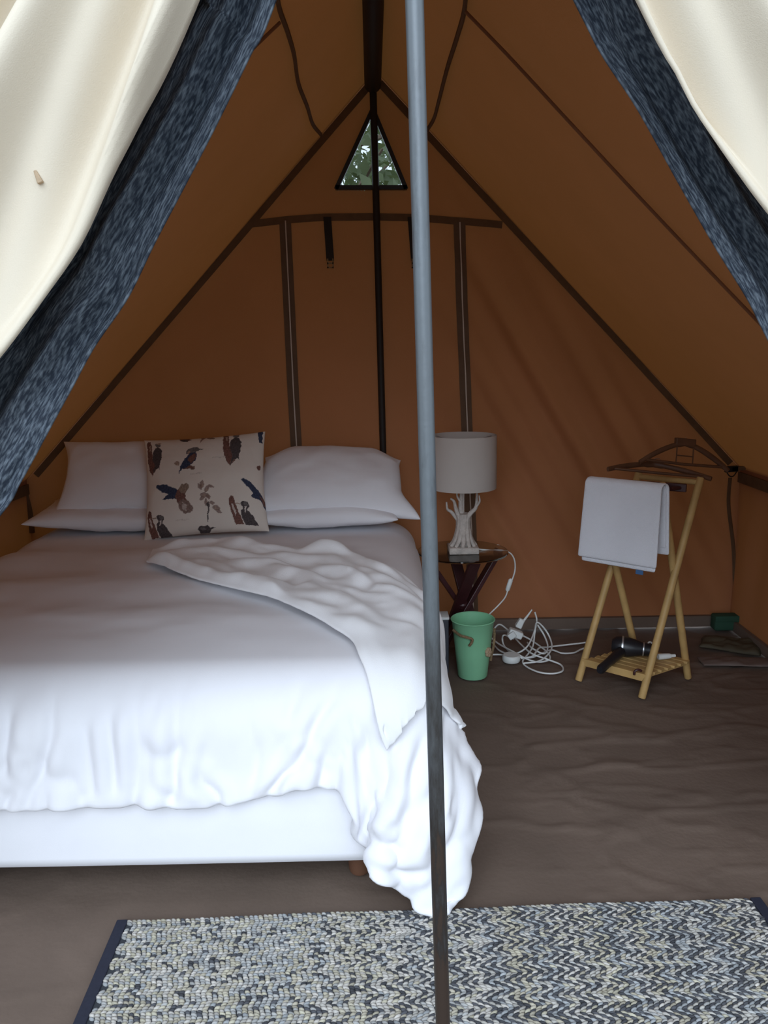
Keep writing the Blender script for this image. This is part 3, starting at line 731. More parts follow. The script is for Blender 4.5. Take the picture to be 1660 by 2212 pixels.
# bird print on the cushion: painted cloth print, one colour per vertex of a fine mesh
NCU = 300
def print_colors(n):
    u = np.sin(np.linspace(-pi / 2, pi / 2, n)); Uu, Vv = np.meshgrid(u, u, indexing='ij')
    a = (Uu + 1) / 2; b = 1 - (Vv + 1) / 2
    CX = 145 + a * 1350; CY = 275 - 0.085 * (CX - 145) + b * 1050
    q = np.stack([CX, CY, 0 * CX], -1) / 1000.0
    n1 = fbm(q, 30, 1.0, 2); n2 = fbm(q, 30, 7.0, 2); n3 = fbm(q, 70, 3.0, 2)
    CX = CX + 9 * n1; CY = CY + 9 * n2
    C = np.zeros((n, n, 3)); C[:] = (0.70, 0.63, 0.57)
    def poly(pts, c, k=1.0):
        pts = np.array(pts, float); ins = np.zeros(CX.shape, bool); j = len(pts) - 1
        for i in range(len(pts)):
            xi, yi = pts[i]; xj, yj = pts[j]
            if yi != yj: ins ^= ((yi > CY) != (yj > CY)) & (CX < (xj - xi) * (CY - yi) / (yj - yi) + xi)
            j = i
        sh = (1 + 0.5 * n3[ins])[:, None]
        C[ins] = C[ins] * (1 - k) + np.array(c) * np.clip(sh, 0.4, 1.7) * k
    def ell(x, y, rx, ry, c, rot=0, k=1.0):
        t = np.linspace(0, 2 * pi, 22, endpoint=False); cr, sr = cos(radians(rot)), sin(radians(rot))
        poly(np.stack([x + rx * np.cos(t) * cr - ry * np.sin(t) * sr, y + rx * np.cos(t) * sr + ry * np.sin(t) * cr], -1), c, k)
    br = (0.16, 0.075, 0.06); dk = (0.075, 0.06, 0.062); nv = (0.035, 0.045, 0.085); gr = (0.14, 0.125, 0.125); tan_ = (0.34, 0.24, 0.19); wh = (0.68, 0.60, 0.55)
    def woodpair(x, y, s=1.0, sl=0.0, hd=1):
        S_ = lambda pts: [(x + (p + sl * q_) * s, y + q_ * s) for p, q_ in pts]
        poly(S_([(0, 30), (20, -2), (45, 0), (60, 60), (70, 190), (95, 250), (110, 320), (70, 380), (30, 340), (5, 230)]), br)
        poly(S_([(25, 60), (45, 50), (52, 110), (35, 120)]), tan_)
        poly(S_([(75, 340), (100, 300), (130, 250), (120, 330), (65, 385)]), (0.22, 0.13, 0.11))
        poly(S_([(72, 140), (100, 90), (130, 70), (160, 80), (185, 120), (185, 190), (165, 260), (160, 330), (150, 300), (110, 320), (70, 380), (95, 280), (72, 210)]), dk)
        ell(x + (135 + sl * 45) * s, y + 45 * s, 34 * s, 28 * s, gr)
        poly(S_([(110, 30), (150, 12), (180, 20), (160, 40)]), tan_)
    woodpair(180, 300, 1.0); woodpair(1035, 165, 1.08, 0.03)
    def stump(x, y, s=1.0):
        S_ = lambda pts: [(x + p * s, y + q_ * s) for p, q_ in pts]
        poly(S_([(0, 40), (25, 0), (55, 10), (80, 110), (120, 200), (145, 270), (60, 275), (25, 170)]), br)
        poly(S_([(25, 80), (45, 75), (75, 150), (65, 190)]), wh, 0.7)
        poly(S_([(120, 60), (150, 45), (200, 55), (210, 90), (190, 130), (240, 180), (270, 240), (290, 275), (160, 275), (125, 200), (125, 140), (145, 110)]), dk)
        poly(S_([(150, 60), (195, 60), (200, 90), (160, 90)]), gr)
        poly(S_([(160, 100), (185, 95), (175, 140), (160, 160)]), wh)
        poly(S_([(65, 72), (120, 68), (120, 80), (65, 84)]), tan_)
    stump(178, 1040, 1.0); stump(1090, 885, 1.05)
    # bird with long bill
    poly([(565, 680), (575, 600), (640, 500), (690, 450), (745, 430), (770, 480), (745, 540), (690, 590), (640, 610), (600, 620)], nv)
    poly([(640, 470), (650, 410), (690, 385), (760, 378), (790, 395), (835, 398), (790, 415), (745, 440), (690, 450)], gr)
    poly([(660, 440), (685, 420), (700, 440), (670, 470)], tan_); poly([(660, 520), (740, 450), (760, 490), (700, 570)], br)
    ell(545, 560, 26, 24, tan_); ell(715, 610, 28, 22, (0.22, 0.15, 0.12)); poly([(600, 620), (700, 585), (740, 620), (690, 615)], br)
    # flying bird
    poly([(295, 810), (320, 785), (400, 780), (480, 805), (540, 830), (560, 870), (540, 930), (480, 930), (380, 940), (420, 900), (440, 880), (370, 860)], nv)
    poly([(520, 900), (550, 840), (590, 800), (640, 830), (635, 920), (660, 960), (610, 1040), (560, 1000)], br)
    poly([(560, 830), (600, 780), (650, 770), (680, 800), (660, 840), (630, 870), (590, 870)], (0.24, 0.17, 0.13))
    poly([(545, 970), (600, 930), (660, 950), (715, 1010), (700, 1060), (630, 1080), (575, 1050)], (0.22, 0.15, 0.13)); poly([(600, 960), (650, 990), (640, 1050), (600, 1040)], wh, 0.5)
    # flower spray
    for (x, y, rx, ry, r) in ((790, 800, 38, 20, 60), (815, 780, 24, 40, 10), (865, 825, 22, 40, 30), (915, 800, 34, 14, 20), (840, 890, 50, 26, 5), (810, 920, 30, 18, -20), (880, 900, 24, 24, 0), (850, 960, 14, 34, 15), (915, 965, 26, 20, 0), (955, 1010, 40, 24, 10), (985, 1045, 34, 16, 30)):
        ell(x, y, rx, ry, (0.22, 0.14, 0.12), r, 0.85)
    for (x, y) in ((815, 790), (840, 890), (950, 1010), (870, 830)): ell(x, y, 14, 10, tan_, 0, 0.8)
    poly([(850, 980), (885, 940), (888, 1000), (868, 1100), (865, 1160), (855, 1160), (855, 1090), (872, 1010)], dk)
    # right-hand wing, cut by the edge
    poly([(1235, 720), (1260, 705), (1340, 735), (1400, 790), (1460, 850), (1500, 920), (1530, 1000), (1490, 1000), (1450, 910), (1380, 900), (1330, 880), (1370, 850), (1320, 800)], nv)
    poly([(1440, 860), (1490, 900), (1520, 990), (1480, 960)], br)
    # fragments cut by the seams
    poly([(520, 215), (655, 195), (660, 240), (690, 265), (640, 300), (570, 290)], br); ell(610, 280, 40, 22, dk)
    poly([(760, 195), (840, 190), (845, 240), (790, 320), (800, 250)], (0.28, 0.18, 0.15)); ell(900, 245, 50, 20, (0.26, 0.18, 0.15), 8)
    poly([(1420, 170), (1470, 160), (1480, 300), (1440, 300)], nv); ell(1445, 575, 24, 28, br)
    poly([(745, 1240), (770, 1210), (850, 1195), (880, 1215), (945, 1215), (885, 1235), (840, 1285), (760, 1290)], dk); ell(800, 1235, 28, 14, gr)
    for (x, y, L) in ((930, 495, 150), (690, 675, 130), (520, 1145, 150)):
        for k in range(9): poly([(x + k * L / 9, y - 6 - k * 1.2), (x + k * L / 9 + 10, y - 8 - k * 1.2), (x + k * L / 9 + 9, y + 5 - k * 1.2), (x + k * L / 9, y + 5 - k * 1.2)], (0.45, 0.38, 0.34), 0.6)
    return C
cc = print_colors(NCU)
pillow('cushion', 0.585, 0.50, 0.15, (-0.845, 3.735, 0.885), E_(63, 0, 0) @ Matrix.Rotation(radians(3.5), 3, 'Z'), M['print'], 'square cushion printed with brown and navy birds, propped on the pillows', 'cushion', None, 31.0, 0.03, col=cc, n=NCU)

# ------------------------------------------------------------------ side table, lamp, cord
TX, TY, TZ = 0.379, 3.75, 0.538
tbl = empty('side_table', (TX, TY, 0), 'round glass-topped side table on crossed dark red legs', 'side table')
MB().lathe([(0.205, -0.010), (0.218, -0.008), (0.220, -0.004), (0.218, 0.0), (0.205, 0.0)], (TX, TY, TZ), 64).build('glass_top', M['glass'], tbl)
for k in range(4):
    a = radians(12 + 90 * k); b = a + radians(197)
    p = Vector((TX + 0.185 * cos(a), TY + 0.185 * sin(a), TZ - 0.012)); q = Vector((TX + 0.17 * cos(b), TY + 0.17 * sin(b), 0.0))
    tcn = Vector((-sin(a), cos(a), 0))
    MB().bar(q, p, 0.022, 0.054, up=tcn).build('leg', M['darkwood'], tbl, smooth=False, bevel=0.003)
MB().lathe([(0.03, -0.02), (0.04, 0.0), (0.03, 0.02)], (TX, TY, 0.27), 20).build('hub', M['darkwood'], tbl)
lamp = empty('table_lamp', (TX, TY - 0.02, TZ), 'table lamp with white drum shade and pale driftwood base on the glass table', 'lamp')
lx, ly = TX, TY - 0.02
bm_obj('plinth', rbox((lx - 0.071, ly - 0.06, TZ + 0.001), (lx + 0.071, ly + 0.06, TZ + 0.033), 0.004, 2), M['drift'], lamp)
z0 = TZ + 0.031
mb = MB()
rnd = random.Random(4)
for k in range(11):                                       # rooted, fluted trunk
    a = 2 * pi * k / 11
    f = [(0.062, 0.0), (0.046, 0.02), (0.032, 0.05), (0.024, 0.085), (0.022, 0.12), (0.026, 0.16)]
    pts = [(lx + r * cos(a + 0.25 * i * 0.3), ly + r * 0.9 * sin(a + 0.25 * i * 0.3), z0 + z) for i, (r, z) in enumerate(f)]
    mb.tube(smooth_path(pts, 4), [0.009 + 0.005 * min(1, i / 9) for i in range(21)], 8)
mb.tube([(lx, ly, z0), (lx, ly, z0 + 0.15)], [0.03, 0.024], 12)
tr = mb.build('driftwood_trunk', M['drift'], lamp)
def branch(pts, r0, r1):
    P_ = smooth_path([(lx + x, ly + y, z0 + z) for x, y, z in pts], 5)
    return MB().tube(P_, np.linspace(r0, r1, len(P_)), 8).build('branch', M['drift'], tr)
branch([(0.01, -0.012, 0.13), (0.035, -0.02, 0.165), (0.058, -0.02, 0.19), (0.063, -0.015, 0.235), (0.066, -0.01, 0.29)], 0.014, 0.004)
branch([(0.055, -0.02, 0.19), (0.074, -0.03, 0.22), (0.072, -0.03, 0.25)], 0.008, 0.003)
branch([(-0.005, 0.0, 0.13), (-0.012, 0.0, 0.20), (-0.008, 0.0, 0.26), (-0.012, 0, 0.30)], 0.015, 0.005)
branch([(-0.015, -0.01, 0.13), (-0.035, -0.02, 0.18), (-0.045, -0.02, 0.22), (-0.062, -0.015, 0.235)], 0.013, 0.004)
branch([(-0.02, -0.005, 0.12), (-0.055, 0.0, 0.165), (-0.075, 0.0, 0.18), (-0.08, 0.0, 0.215)], 0.011, 0.004)
branch([(-0.012, -0.004, 0.215), (-0.03, -0.01, 0.245), (-0.028, -0.01, 0.28)], 0.007, 0.003)
MB().tube([(lx, ly, z0 + 0.13), (lx, ly, z0 + 0.50)], 0.006, 10).build('stem', M['drift'], lamp)
zb, zt = 0.852, 1.103
MB().lathe([(0.156, zb), (0.157, zb + 0.003), (0.1565, zt - 0.003), (0.155, zt), (0.153, zt), (0.1535, zb)], (lx, ly, 0), 64, caps=(False, False)).build('lamp_shade', M['shade'], lamp); shade_ = [c_ for c_ in lamp.children if c_.name.startswith('lamp_shade')][0]
mb = MB()
for k in range(3):
    a = 2 * pi * k / 3 + 0.4; mb.tube([(lx, ly, zt - 0.04), (lx + 0.154 * cos(a), ly + 0.154 * sin(a), zt - 0.012)], 0.002, 6)
mb.build('shade_spider', M['silver'], shade_)
cp = [(lx + 0.068, ly + 0.02, TZ + 0.008), ony(1060, 1189, TY + 0.01), ony(1085, 1189, TY + 0.0), ony(1103, 1195, TY), ony(1112, 1210, TY), ony(1113, 1232, TY), ony(1106, 1255, TY - 0.01), ony(1100, 1266, TY - 0.01), ony(1092, 1290, TY - 0.02), ony(1075, 1310, TY - 0.03), ony(1055, 1330, TY - 0.04), ony(1042, 1350, TY - 0.05), onz(1052, 1415, 0.006)]
MB().tube(smooth_path(cp, 6), 0.0036, 8).build('lamp_cord', M['wplastic'], lamp); cord_ = [c_ for c_ in lamp.children if c_.name.startswith('lamp_cord')][0]
a, b = ony(1105, 1250, TY - 0.01), ony(1096, 1277, TY - 0.012)
MB().tube([a, a + (b - a) * 0.12, a + (b - a) * 0.88, b], [0.006, 0.0115, 0.0115, 0.006], 10, flat=0.75).build('inline_switch', M['wplastic'], cord_)

# ------------------------------------------------------------------ bucket
BXc, BYc = 0.402, 3.505
bk = empty('bucket', (BXc, BYc, 0), 'small green metal bucket with brown rope handle standing beside the bed', 'bucket')
MB().lathe([(0.0, 0.004), (0.062, 0.004), (0.066, 0.0), (0.069, 0.004), (0.083, 0.14), (0.097, 0.268), (0.101, 0.272), (0.103, 0.276), (0.100, 0.279), (0.095, 0.276), (0.081, 0.14), (0.066, 0.010), (0.0, 0.008)], (BXc, BYc, 0), 56, caps=(False, False)).build('pail', M['bucket'], bk)
def bpt_(ang, z, o=0.006):
    r = 0.069 + (0.097 - 0.069) * z / 0.27 + o; a = radians(ang)
    return (BXc + r * cos(a), BYc + r * sin(a), z)
MB().tube(smooth_path([bpt_(200, 0.235), bpt_(212, 0.232), bpt_(232, 0.226, 0.012), bpt_(252, 0.222, 0.014), bpt_(262, 0.214, 0.012), bpt_(260, 0.195, 0.010), bpt_(254, 0.180, 0.006)]), 0.0065, 8).build('rope_handle', M['rope'], bk)
MB().tube(smooth_path([bpt_(345, 0.235), bpt_(352, 0.20, 0.010), bpt_(350, 0.15, 0.012), bpt_(355, 0.10, 0.008), bpt_(350, 0.075, 0.006)]), 0.006, 8).build('rope_handle', M['rope'], bk)
mb = MB()
c0 = Vector(bpt_(318, 0.135, 0.006)); nrm = Vector((cos(radians(318)), sin(radians(318)), 0.1)).normalized()
for k in range(6):
    a = 2 * pi * k / 6; t1 = nrm.orthogonal().normalized(); t2 = nrm.cross(t1)
    cpt = c0 + (t1 * cos(a) + t2 * sin(a)) * 0.013
    mb.lathe([(0.0105, -0.004), (0.0105, 0.002), (0.006, 0.006), (0.001, 0.007)], cpt, 10, M=nrm.to_track_quat('Z', 'Y').to_matrix())
mb.lathe([(0.008, 0), (0.008, 0.006), (0.001, 0.010)], c0, 10, M=nrm.to_track_quat('Z', 'Y').to_matrix())
mb.build('flower_ornament', M['shell'], bk)

# small box with a white lid under the table
bx = empty('storage_box', (0.24, 3.56, 0), 'small dark box with white lid under the glass table, behind the bucket', 'box')
p = ony(962, 1336, 3.52)
bm_obj('box_body', rbox((p[0] - 0.06, 3.53, 0.0), (p[0] + 0.018, 3.62, p[2] - 0.012), 0.004, 2), M['grey'], bx)
bm_obj('lid', rbox((p[0] - 0.063, 3.527, p[2] - 0.0115), (p[0] + 0.021, 3.623, p[2] + 0.002), 0.004, 2), M['wplastic'], bx)

# ------------------------------------------------------------------ extension cord
ext = empty('extension_cord', tuple(onz(1150, 1420, 0)), 'tangled white extension cord coiled on the floor right of the bucket', 'extension cord')
def cpx(px, py, z=0.007, y=3.92):
    if py > 1392: return onz(px, py, z)
    p = ony(px, py, y); return p if p[2] > 0.006 else onz(px, py, z)
def cord(pts, r=0.0042): MB().tube(smooth_path([cpx(*q) for q in pts], 7), r, 8).build('cable', M['wplastic'], ext)
cord([(1065, 1362), (1078, 1349), (1092, 1356), (1108, 1372), (1126, 1392, 0.02), (1150, 1412, 0.03), (1185, 1425, 0.015), (1212, 1436), (1216, 1449), (1195, 1455), (1165, 1452), (1138, 1440), (1130, 1428, 0.012), (1142, 1412, 0.02), (1152, 1395, 0.03), (1156, 1365, 0.06, 3.86), (1160, 1345, 0.06, 3.84), (1172, 1352, 0.1, 3.84), (1186, 1372, 0.05, 3.84), (1193, 1395, 0.04), (1186, 1412, 0.03), (1165, 1428, 0.02), (1130, 1433, 0.014)])
cord([(1062, 1378), (1080, 1392, 0.02), (1110, 1408, 0.03), (1140, 1424, 0.02), (1165, 1430, 0.012), (1188, 1424, 0.01), (1182, 1408, 0.02), (1150, 1384, 0.06, 3.87), (1128, 1372, 0.06, 3.87)])
cord([(1064, 1388), (1078, 1404, 0.012), (1100, 1414, 0.015), (1125, 1420, 0.02), (1150, 1418, 0.025), (1165, 1400, 0.03), (1182, 1398, 0.01), (1215, 1394, 0.006, 3.85), (1250, 1390, 0.006, 3.85), (1272, 1387, 0.006, 3.85)])
cord([(1062, 1414), (1080, 1414), (1094, 1416, 0.01)])
cord([(1126, 1422, 0.016), (1150, 1420, 0.018), (1170, 1412, 0.012), (1192, 1404), (1215, 1411), (1240, 1410), (1255, 1403), (1270, 1398)])
cord([(1110, 1380, 0.03), (1090, 1372, 0.05, 3.86), (1086, 1382, 0.04, 3.87), (1092, 1398, 0.012), (1112, 1412, 0.012), (1140, 1396, 0.04), (1157, 1358, 0.1, 3.88), (1160, 1338, 0.12, 3.88), (1156, 1322, 0.12, 3.89)])
cord([(1162, 1350, 0.1, 3.86), (1176, 1372, 0.1, 3.86), (1184, 1396, 0.03), (1176, 1412, 0.02), (1150, 1400, 0.03), (1140, 1388, 0.05, 3.88)])
c0 = ony(1114, 1368, 3.80)
ad = MB().box(c0, (0.036, 0.022, 0.018), (Vector((0.85, 0, -0.35)).normalized(), (0, 1, 0), Vector((0.35, 0, 0.85)).normalized())).build('plug_adapter', M['wplastic'], ext, bevel=0.006)
MB().box(ony(1124, 1346, 3.80), (0.017, 0.017, 0.024), (Vector((0.85, 0, -0.45)).normalized(), (0, 1, 0), Vector((0.45, 0, 0.85)).normalized()), taper=0.8).build('plug', M['wplastic'], ext, bevel=0.005)
MB().box(ony(1106, 1372, 3.78), (0.020, 0.016, 0.016), (Vector((0.7, 0, 0.5)).normalized(), (0, 1, 0), Vector((-0.5, 0, 0.7)).normalized())).build('plug', M['wplastic'], ext, bevel=0.005)
MB().tube([ony(1131, 1342, 3.80), ony(1142, 1328, 3.80), ony(1150, 1317, 3.80)], [0.007, 0.005, 0.0035], 8).build('plug_tail', M['wplastic'], ext)
c0 = onz(1105, 1428, 0.0)
MB().lathe([(0.040, 0.001), (0.044, 0.006), (0.044, 0.026), (0.038, 0.034), (0.0, 0.035)], tuple(c0), 28, caps=(True, False)).build('round_socket', M['wplastic'], ext)

# ------------------------------------------------------------------ folding bamboo rack
FA = np.array((0.878, 3.42, 0)); FB = np.array((1.105, 3.223, 0)); FC = np.array((1.41, 3.408, 0)); FD = FA + FC - FB
TFL = ony(1273, 1040, 3.44); TFR = ony(1449, 1064, 3.255); TRL = ony(1378, 1032, 3.59); TRR = ony(1513, 1022, 3.40)
zt = 0.915
for q in (TFL, TFR, TRL, TRR): q[2] = zt
rack = empty('towel_rack', tuple((FA + FB + FC + FD) / 4), 'folding bamboo rack with crossed legs and slatted bottom shelf', 'rack')
up_ = np.array((0, 0, 0.0))
ab = (FB - FA) / np.linalg.norm(FB - FA)
legs = [(FA, TRL, 0.0), (FD, TFL, 0.034), (FB, TRR, -0.0), (FC, TFR, -0.034)]
for f, t, o in legs:
    f = f + ab * o; t = t + ab * o
    d = (t - f) / np.linalg.norm(t - f)
    MB().tube([f + d * 0.0, f + d * 0.004, f + (t - f) * 0.33, f + (t - f) * 0.66, t + d * 0.018, t + d * 0.022], [0.015, 0.0165, 0.0165, 0.0165, 0.0165, 0.014], 16).build('leg', M['bamboo'], rack)
MB().tube([TFL + ab * 0.02, TFR - ab * 0.02], 0.013, 14).build('top_bar', M['bamboo'], rack)
MB().tube([TRL - ab * 0.005, TRR + ab * 0.005], 0.013, 14).build('top_bar', M['bamboo'], rack)
dd = (FC - FB) / np.linalg.norm(FC - FB)
MB().bar(TFL + dd * 0.055 + ab * 0.01, TFR + dd * 0.055 + ab * 0.03, 0.016, 0.034).build('rail', M['darkwood'], rack, smooth=False, bevel=0.003)
o_ = [c_ for c_ in rack.children if c_.name.startswith('rail')][0]; o_['label'] = 'dark brown top rail'
MB().tube([TFL + dd * 0.0, TFL + dd * 0.055 + ab * 0.01], 0.008, 8).build('rail_bracket', M['darkwood'], o_)
MB().tube([TFR + dd * 0.0, TFR + dd * 0.055 + ab * 0.01], 0.008, 8).build('rail_bracket', M['darkwood'], o_)
zs = 0.095
A0, B0, C0, D0 = [q + np.array((0, 0, zs)) for q in (FA + (FD - FA) * 0.08, FB + (FC - FB) * 0.08, FC - (FC - FB) * 0.08, FD - (FD - FA) * 0.08)]
ns = 7
for k in range(ns):
    t = (k + 0.5) / ns; a = A0 + (D0 - A0) * t; b = B0 + (C0 - B0) * t
    MB().bar(a + ab * 0.012, b - ab * 0.004, 0.034, 0.012).build('slat', M['bamboo'], rack, smooth=False, bevel=0.002)
for (a, b) in ((A0 + ab * 0.03, D0 + ab * 0.03), (B0 - ab * 0.03, C0 - ab * 0.03)):
    MB().bar(a + np.array((0, 0, -0.014)), b + np.array((0, 0, -0.014)), 0.018, 0.016).build('shelf_rail', M['bamboo'], rack, smooth=False, bevel=0.002)
fa = A0 + np.array((0, 0, -0.008)) - dd * 0.006; fb = B0 + np.array((0, 0, -0.008)) - dd * 0.006
sf_ = MB().bar(fa, fb, 0.014, 0.034).build('shelf_front', M['bamboo'], rack, smooth=False, bevel=0.002)
pk = onz(1379, 1452, zs + 0.014)
MB().tube(smooth_path([pk + np.array((-0.016, 0, -0.012)), pk + np.array((-0.014, 0, 0.004)), pk + np.array((0.0, 0, 0.012)), pk + np.array((0.016, 0.004, 0.004))]), 0.0055, 8).build('latch', M['darkwood'], sf_)

# towel over the front bar
def towel_layer(name, front, back, r, lo, hi, parent, th, wob=0.0):
    sgn = -dd                                           # towards the viewer
    prof = []
    zc = zt
    for z in np.linspace(-front, 0, 18): prof.append((r + 0.020 * (-z / front) ** 1.0, z))
    for a in np.linspace(0, pi, 13)[1:-1]: prof.append((r * cos(a), r * sin(a)))
    for z in np.linspace(0, -back, 18): prof.append((-r - 0.010 * (-z / back), z))
    prof = np.array(prof); n = 26
    P = np.zeros((n, len(prof), 3))
    for i, t in enumerate(np.linspace(lo, hi, n)):
        base = TFL + ab * t
        f = wob * np.sin(t * 30)
        P[i] = base + np.outer(prof[:, 0] + f * (prof[:, 1] < -0.02), sgn) + np.outer(prof[:, 1], [0, 0, 1])
        low = np.clip(-prof[:, 1] / front, 0, 1)
        P[i] += np.outer(low * (0.5 - i / (n - 1)) * -0.015, ab)
    o = grid(name, P, M['towel'], parent)
    s = o.modifiers.new('thick', 'SOLIDIFY'); s.thickness = th; s.offset = 1
    s = o.modifiers.new('sub', 'SUBSURF'); s.levels = 1; s.render_levels = 1
    return o
tw = empty('towel', tuple(TFL + ab * 0.15), 'thick white folded towel hung over the front bar of the bamboo rack', 'towel')
Lb = float(np.linalg.norm(TFR - TFL))
towel_layer('inner_fold', 0.345, 0.25, 0.0145, 0.012, Lb - 0.012, tw, 0.005)
of_ = towel_layer('outer_fold', 0.325, 0.28, 0.021, 0.000, Lb - 0.004, tw, 0.009, 0.0015)
pz = TFL + ab * (Lb - 0.075) - dd * 0.033 + np.array((0, 0, -0.352))
MB().box(pz, (0.016, 0.0012, 0.012), (Vector(ab), Vector(dd), (0, 0, 1))).build('label_tag', M['blue'], of_, smooth=False)

# hangers on top of the rack
def hanger(label, origin, ax, ay, wid, drop, block=True, clips=False, group='wooden hangers on the rack'):
    """ax: across, ay: up in the plane of the hanger"""
    ax = Vector(ax).normalized(); ay = Vector(ay); ay = (ay - ax * ay.dot(ax)).normalized(); az = ax.cross(ay)
    O = Vector(origin); pt = lambda x, y, z=0.0: O + ax * x + ay * y + az * z
    h = empty('clothes_hanger', tuple(O), label, 'hanger', group)
    W2_ = wid / 2
    xs_ = np.linspace(-1, 1, 31)
    pts = [pt(W2_ * x, -drop * (abs(x) ** 1.25) * (0.75 + 0.25 * abs(x))) for x in xs_]
    rad = [0.0125 - 0.004 * abs(abs(x) - 0.55) + (0.004 if abs(x) < 0.15 else 0) for x in xs_]
    MB().tube(pts, rad, 10, flat=0.6).build('shoulder_bar', M['hanger'], h)
    if block:
        MB().box(pt(0, 0.004), (0.05, 0.017, 0.009), (ax, ay, az), taper=0.9).build('neck_block', M['hanger'], h, bevel=0.003)
    MB().tube([pt(-W2_ * 0.86, -drop * 0.86), pt(0, -drop * 0.90), pt(W2_ * 0.86, -drop * 0.86)], 0.0065, 10).build('trouser_bar', M['hanger'], h)
    if clips:
        for k in (-1, 1): MB().tube([pt(0.038 * k, -0.006), pt(0.038 * k, -drop * 0.9)], 0.0032, 6).build('clip_wire', M['hanger'], h)
        MB().tube([pt(-0.038, -drop * 0.55), pt(0.038, -drop * 0.55)], 0.0028, 6).build('clip_wire', M['hanger'], h)
    MB().tube(smooth_path([pt(0, 0.012), pt(0, 0.03, 0.004), pt(0.018, 0.052, 0.012), pt(0.03, 0.034, 0.014), pt(0.022, 0.02, 0.012)], 5) if not block else [pt(0, 0.012), pt(0.0, 0.024, -0.004)], 0.0025, 6).build('hook', M['silver'], h)
    return h
hp = ony(1482, 957, 3.50); hl = ony(1378, 1004, 3.47); hr = ony(1556, 1026, 3.50)
h1 = hanger('broad dark wooden hanger standing upright on top of the bamboo rack', hp, hr - hl + np.array((0, 0, 0.01)), (0.10, 0.25, 1), 0.41, 0.105, True, True)
o1 = ony(1430, 1004, 3.60); 
hanger('light wooden hanger lying nearly flat across the top of the rack', (TFL + TFR + TRL + TRR) / 4 + np.array((0.06, 0.12, 0.062)), ony(1550, 1034, 3.45) - ony(1338, 1014, 3.50), (0.1, 0.9, 0.18), 0.44, 0.13, False, False)

# hair dryer and small white items on the shelf
zsh = zs + 0.008
hd = empty('hair_dryer', tuple(onz(1345, 1420, zsh)), 'black hair dryer lying on the bottom shelf of the bamboo rack', 'hair dryer')
a = ony(1352, 1398, 3.44); 
bc = np.array((a[0], 3.45, zsh + 0.046)); axd = Vector((0.93, -0.28, -0.06)).normalized()
Mx = axd.to_track_quat('Z', 'Y').to_matrix()
MB().lathe([(0.0, -0.060), (0.028, -0.058), (0.042, -0.040), (0.046, -0.012), (0.045, 0.015), (0.039, 0.045), (0.031, 0.075), (0.029, 0.105), (0.029, 0.125), (0.024, 0.125), (0.024, 0.10)], tuple(bc), 28, M=Mx, caps=(False, True)).build('barrel', M['black'], hd); barrel_ = hd.children[0]
MB().lathe([(0.0475, -0.016), (0.048, -0.012), (0.0475, -0.008)], tuple(bc), 28, M=Mx, caps=(False, False)).build('silver_ring', M['silver'], barrel_)
MB().lathe([(0.0315, 0.078), (0.032, 0.081), (0.0315, 0.084)], tuple(bc), 28, M=Mx, caps=(False, False)).build('silver_ring', M['silver'], barrel_)
h0 = bc + np.array((-0.01, -0.01, -0.01)); h1_ = onz(1297, 1447, zsh + 0.022)
dv = (h1_ - h0)
MB().tube([h0, h0 + dv * 0.3, h0 + dv * 0.7, h0 + dv * 0.97, h1_ + dv * 0.02], [0.026, 0.024, 0.021, 0.022, 0.016], 16, flat=0.85).build('handle', M['black'], hd)
p0 = h0 + dv * 0.62
tb = empty('toiletry_tube', tuple(onz(1430, 1428, zsh)), 'white plastic tube lying on the rack shelf near its right edge', 'tube')
q0 = onz(1422, 1425, zsh) + np.array((0, 0, 0.014)); tdir = Vector((0.9, 0.12, 0)).normalized(); tq = Vector((-0.12, 0.9, 0)).normalized()
pts = [q0 + np.array(tdir) * s for s in (0.0, 0.004, 0.03, 0.055, 0.062)]
MB().tube(pts, [0.012, 0.014, 0.0135, 0.012, 0.009], 14).build('tube_body', M['wplastic'], tb)
MB().tube([q0 + np.array(tdir) * 0.062, q0 + np.array(tdir) * 0.082], [0.008, 0.007], 12).build('cap', M['wplastic'], tb)
pg = empty('power_plug', tuple(onz(1398, 1405, zsh)), 'white plug with short lead lying behind the hair dryer nozzle', 'plug')
q0 = onz(1398, 1408, zsh) + np.array((0.0, 0.0, 0.016))
MB().box(q0, (0.022, 0.014, 0.014), (Vector((0.9, 0.3, 0.1)).normalized(), Vector((-0.3, 0.9, 0)).normalized(), (0, 0, 1)), taper=0.8).build('plug_body', M['wplastic'], pg, bevel=0.004)
MB().tube(smooth_path([q0 + np.array((0.0, 0.0, 0.012)), q0 + np.array((0.012, 0.012, 0.026)), q0 + np.array((0.03, 0.02, 0.018)), q0 + np.array((0.05, 0.02, -0.01))]), 0.004, 8).build('lead', M['wplastic'], pg)

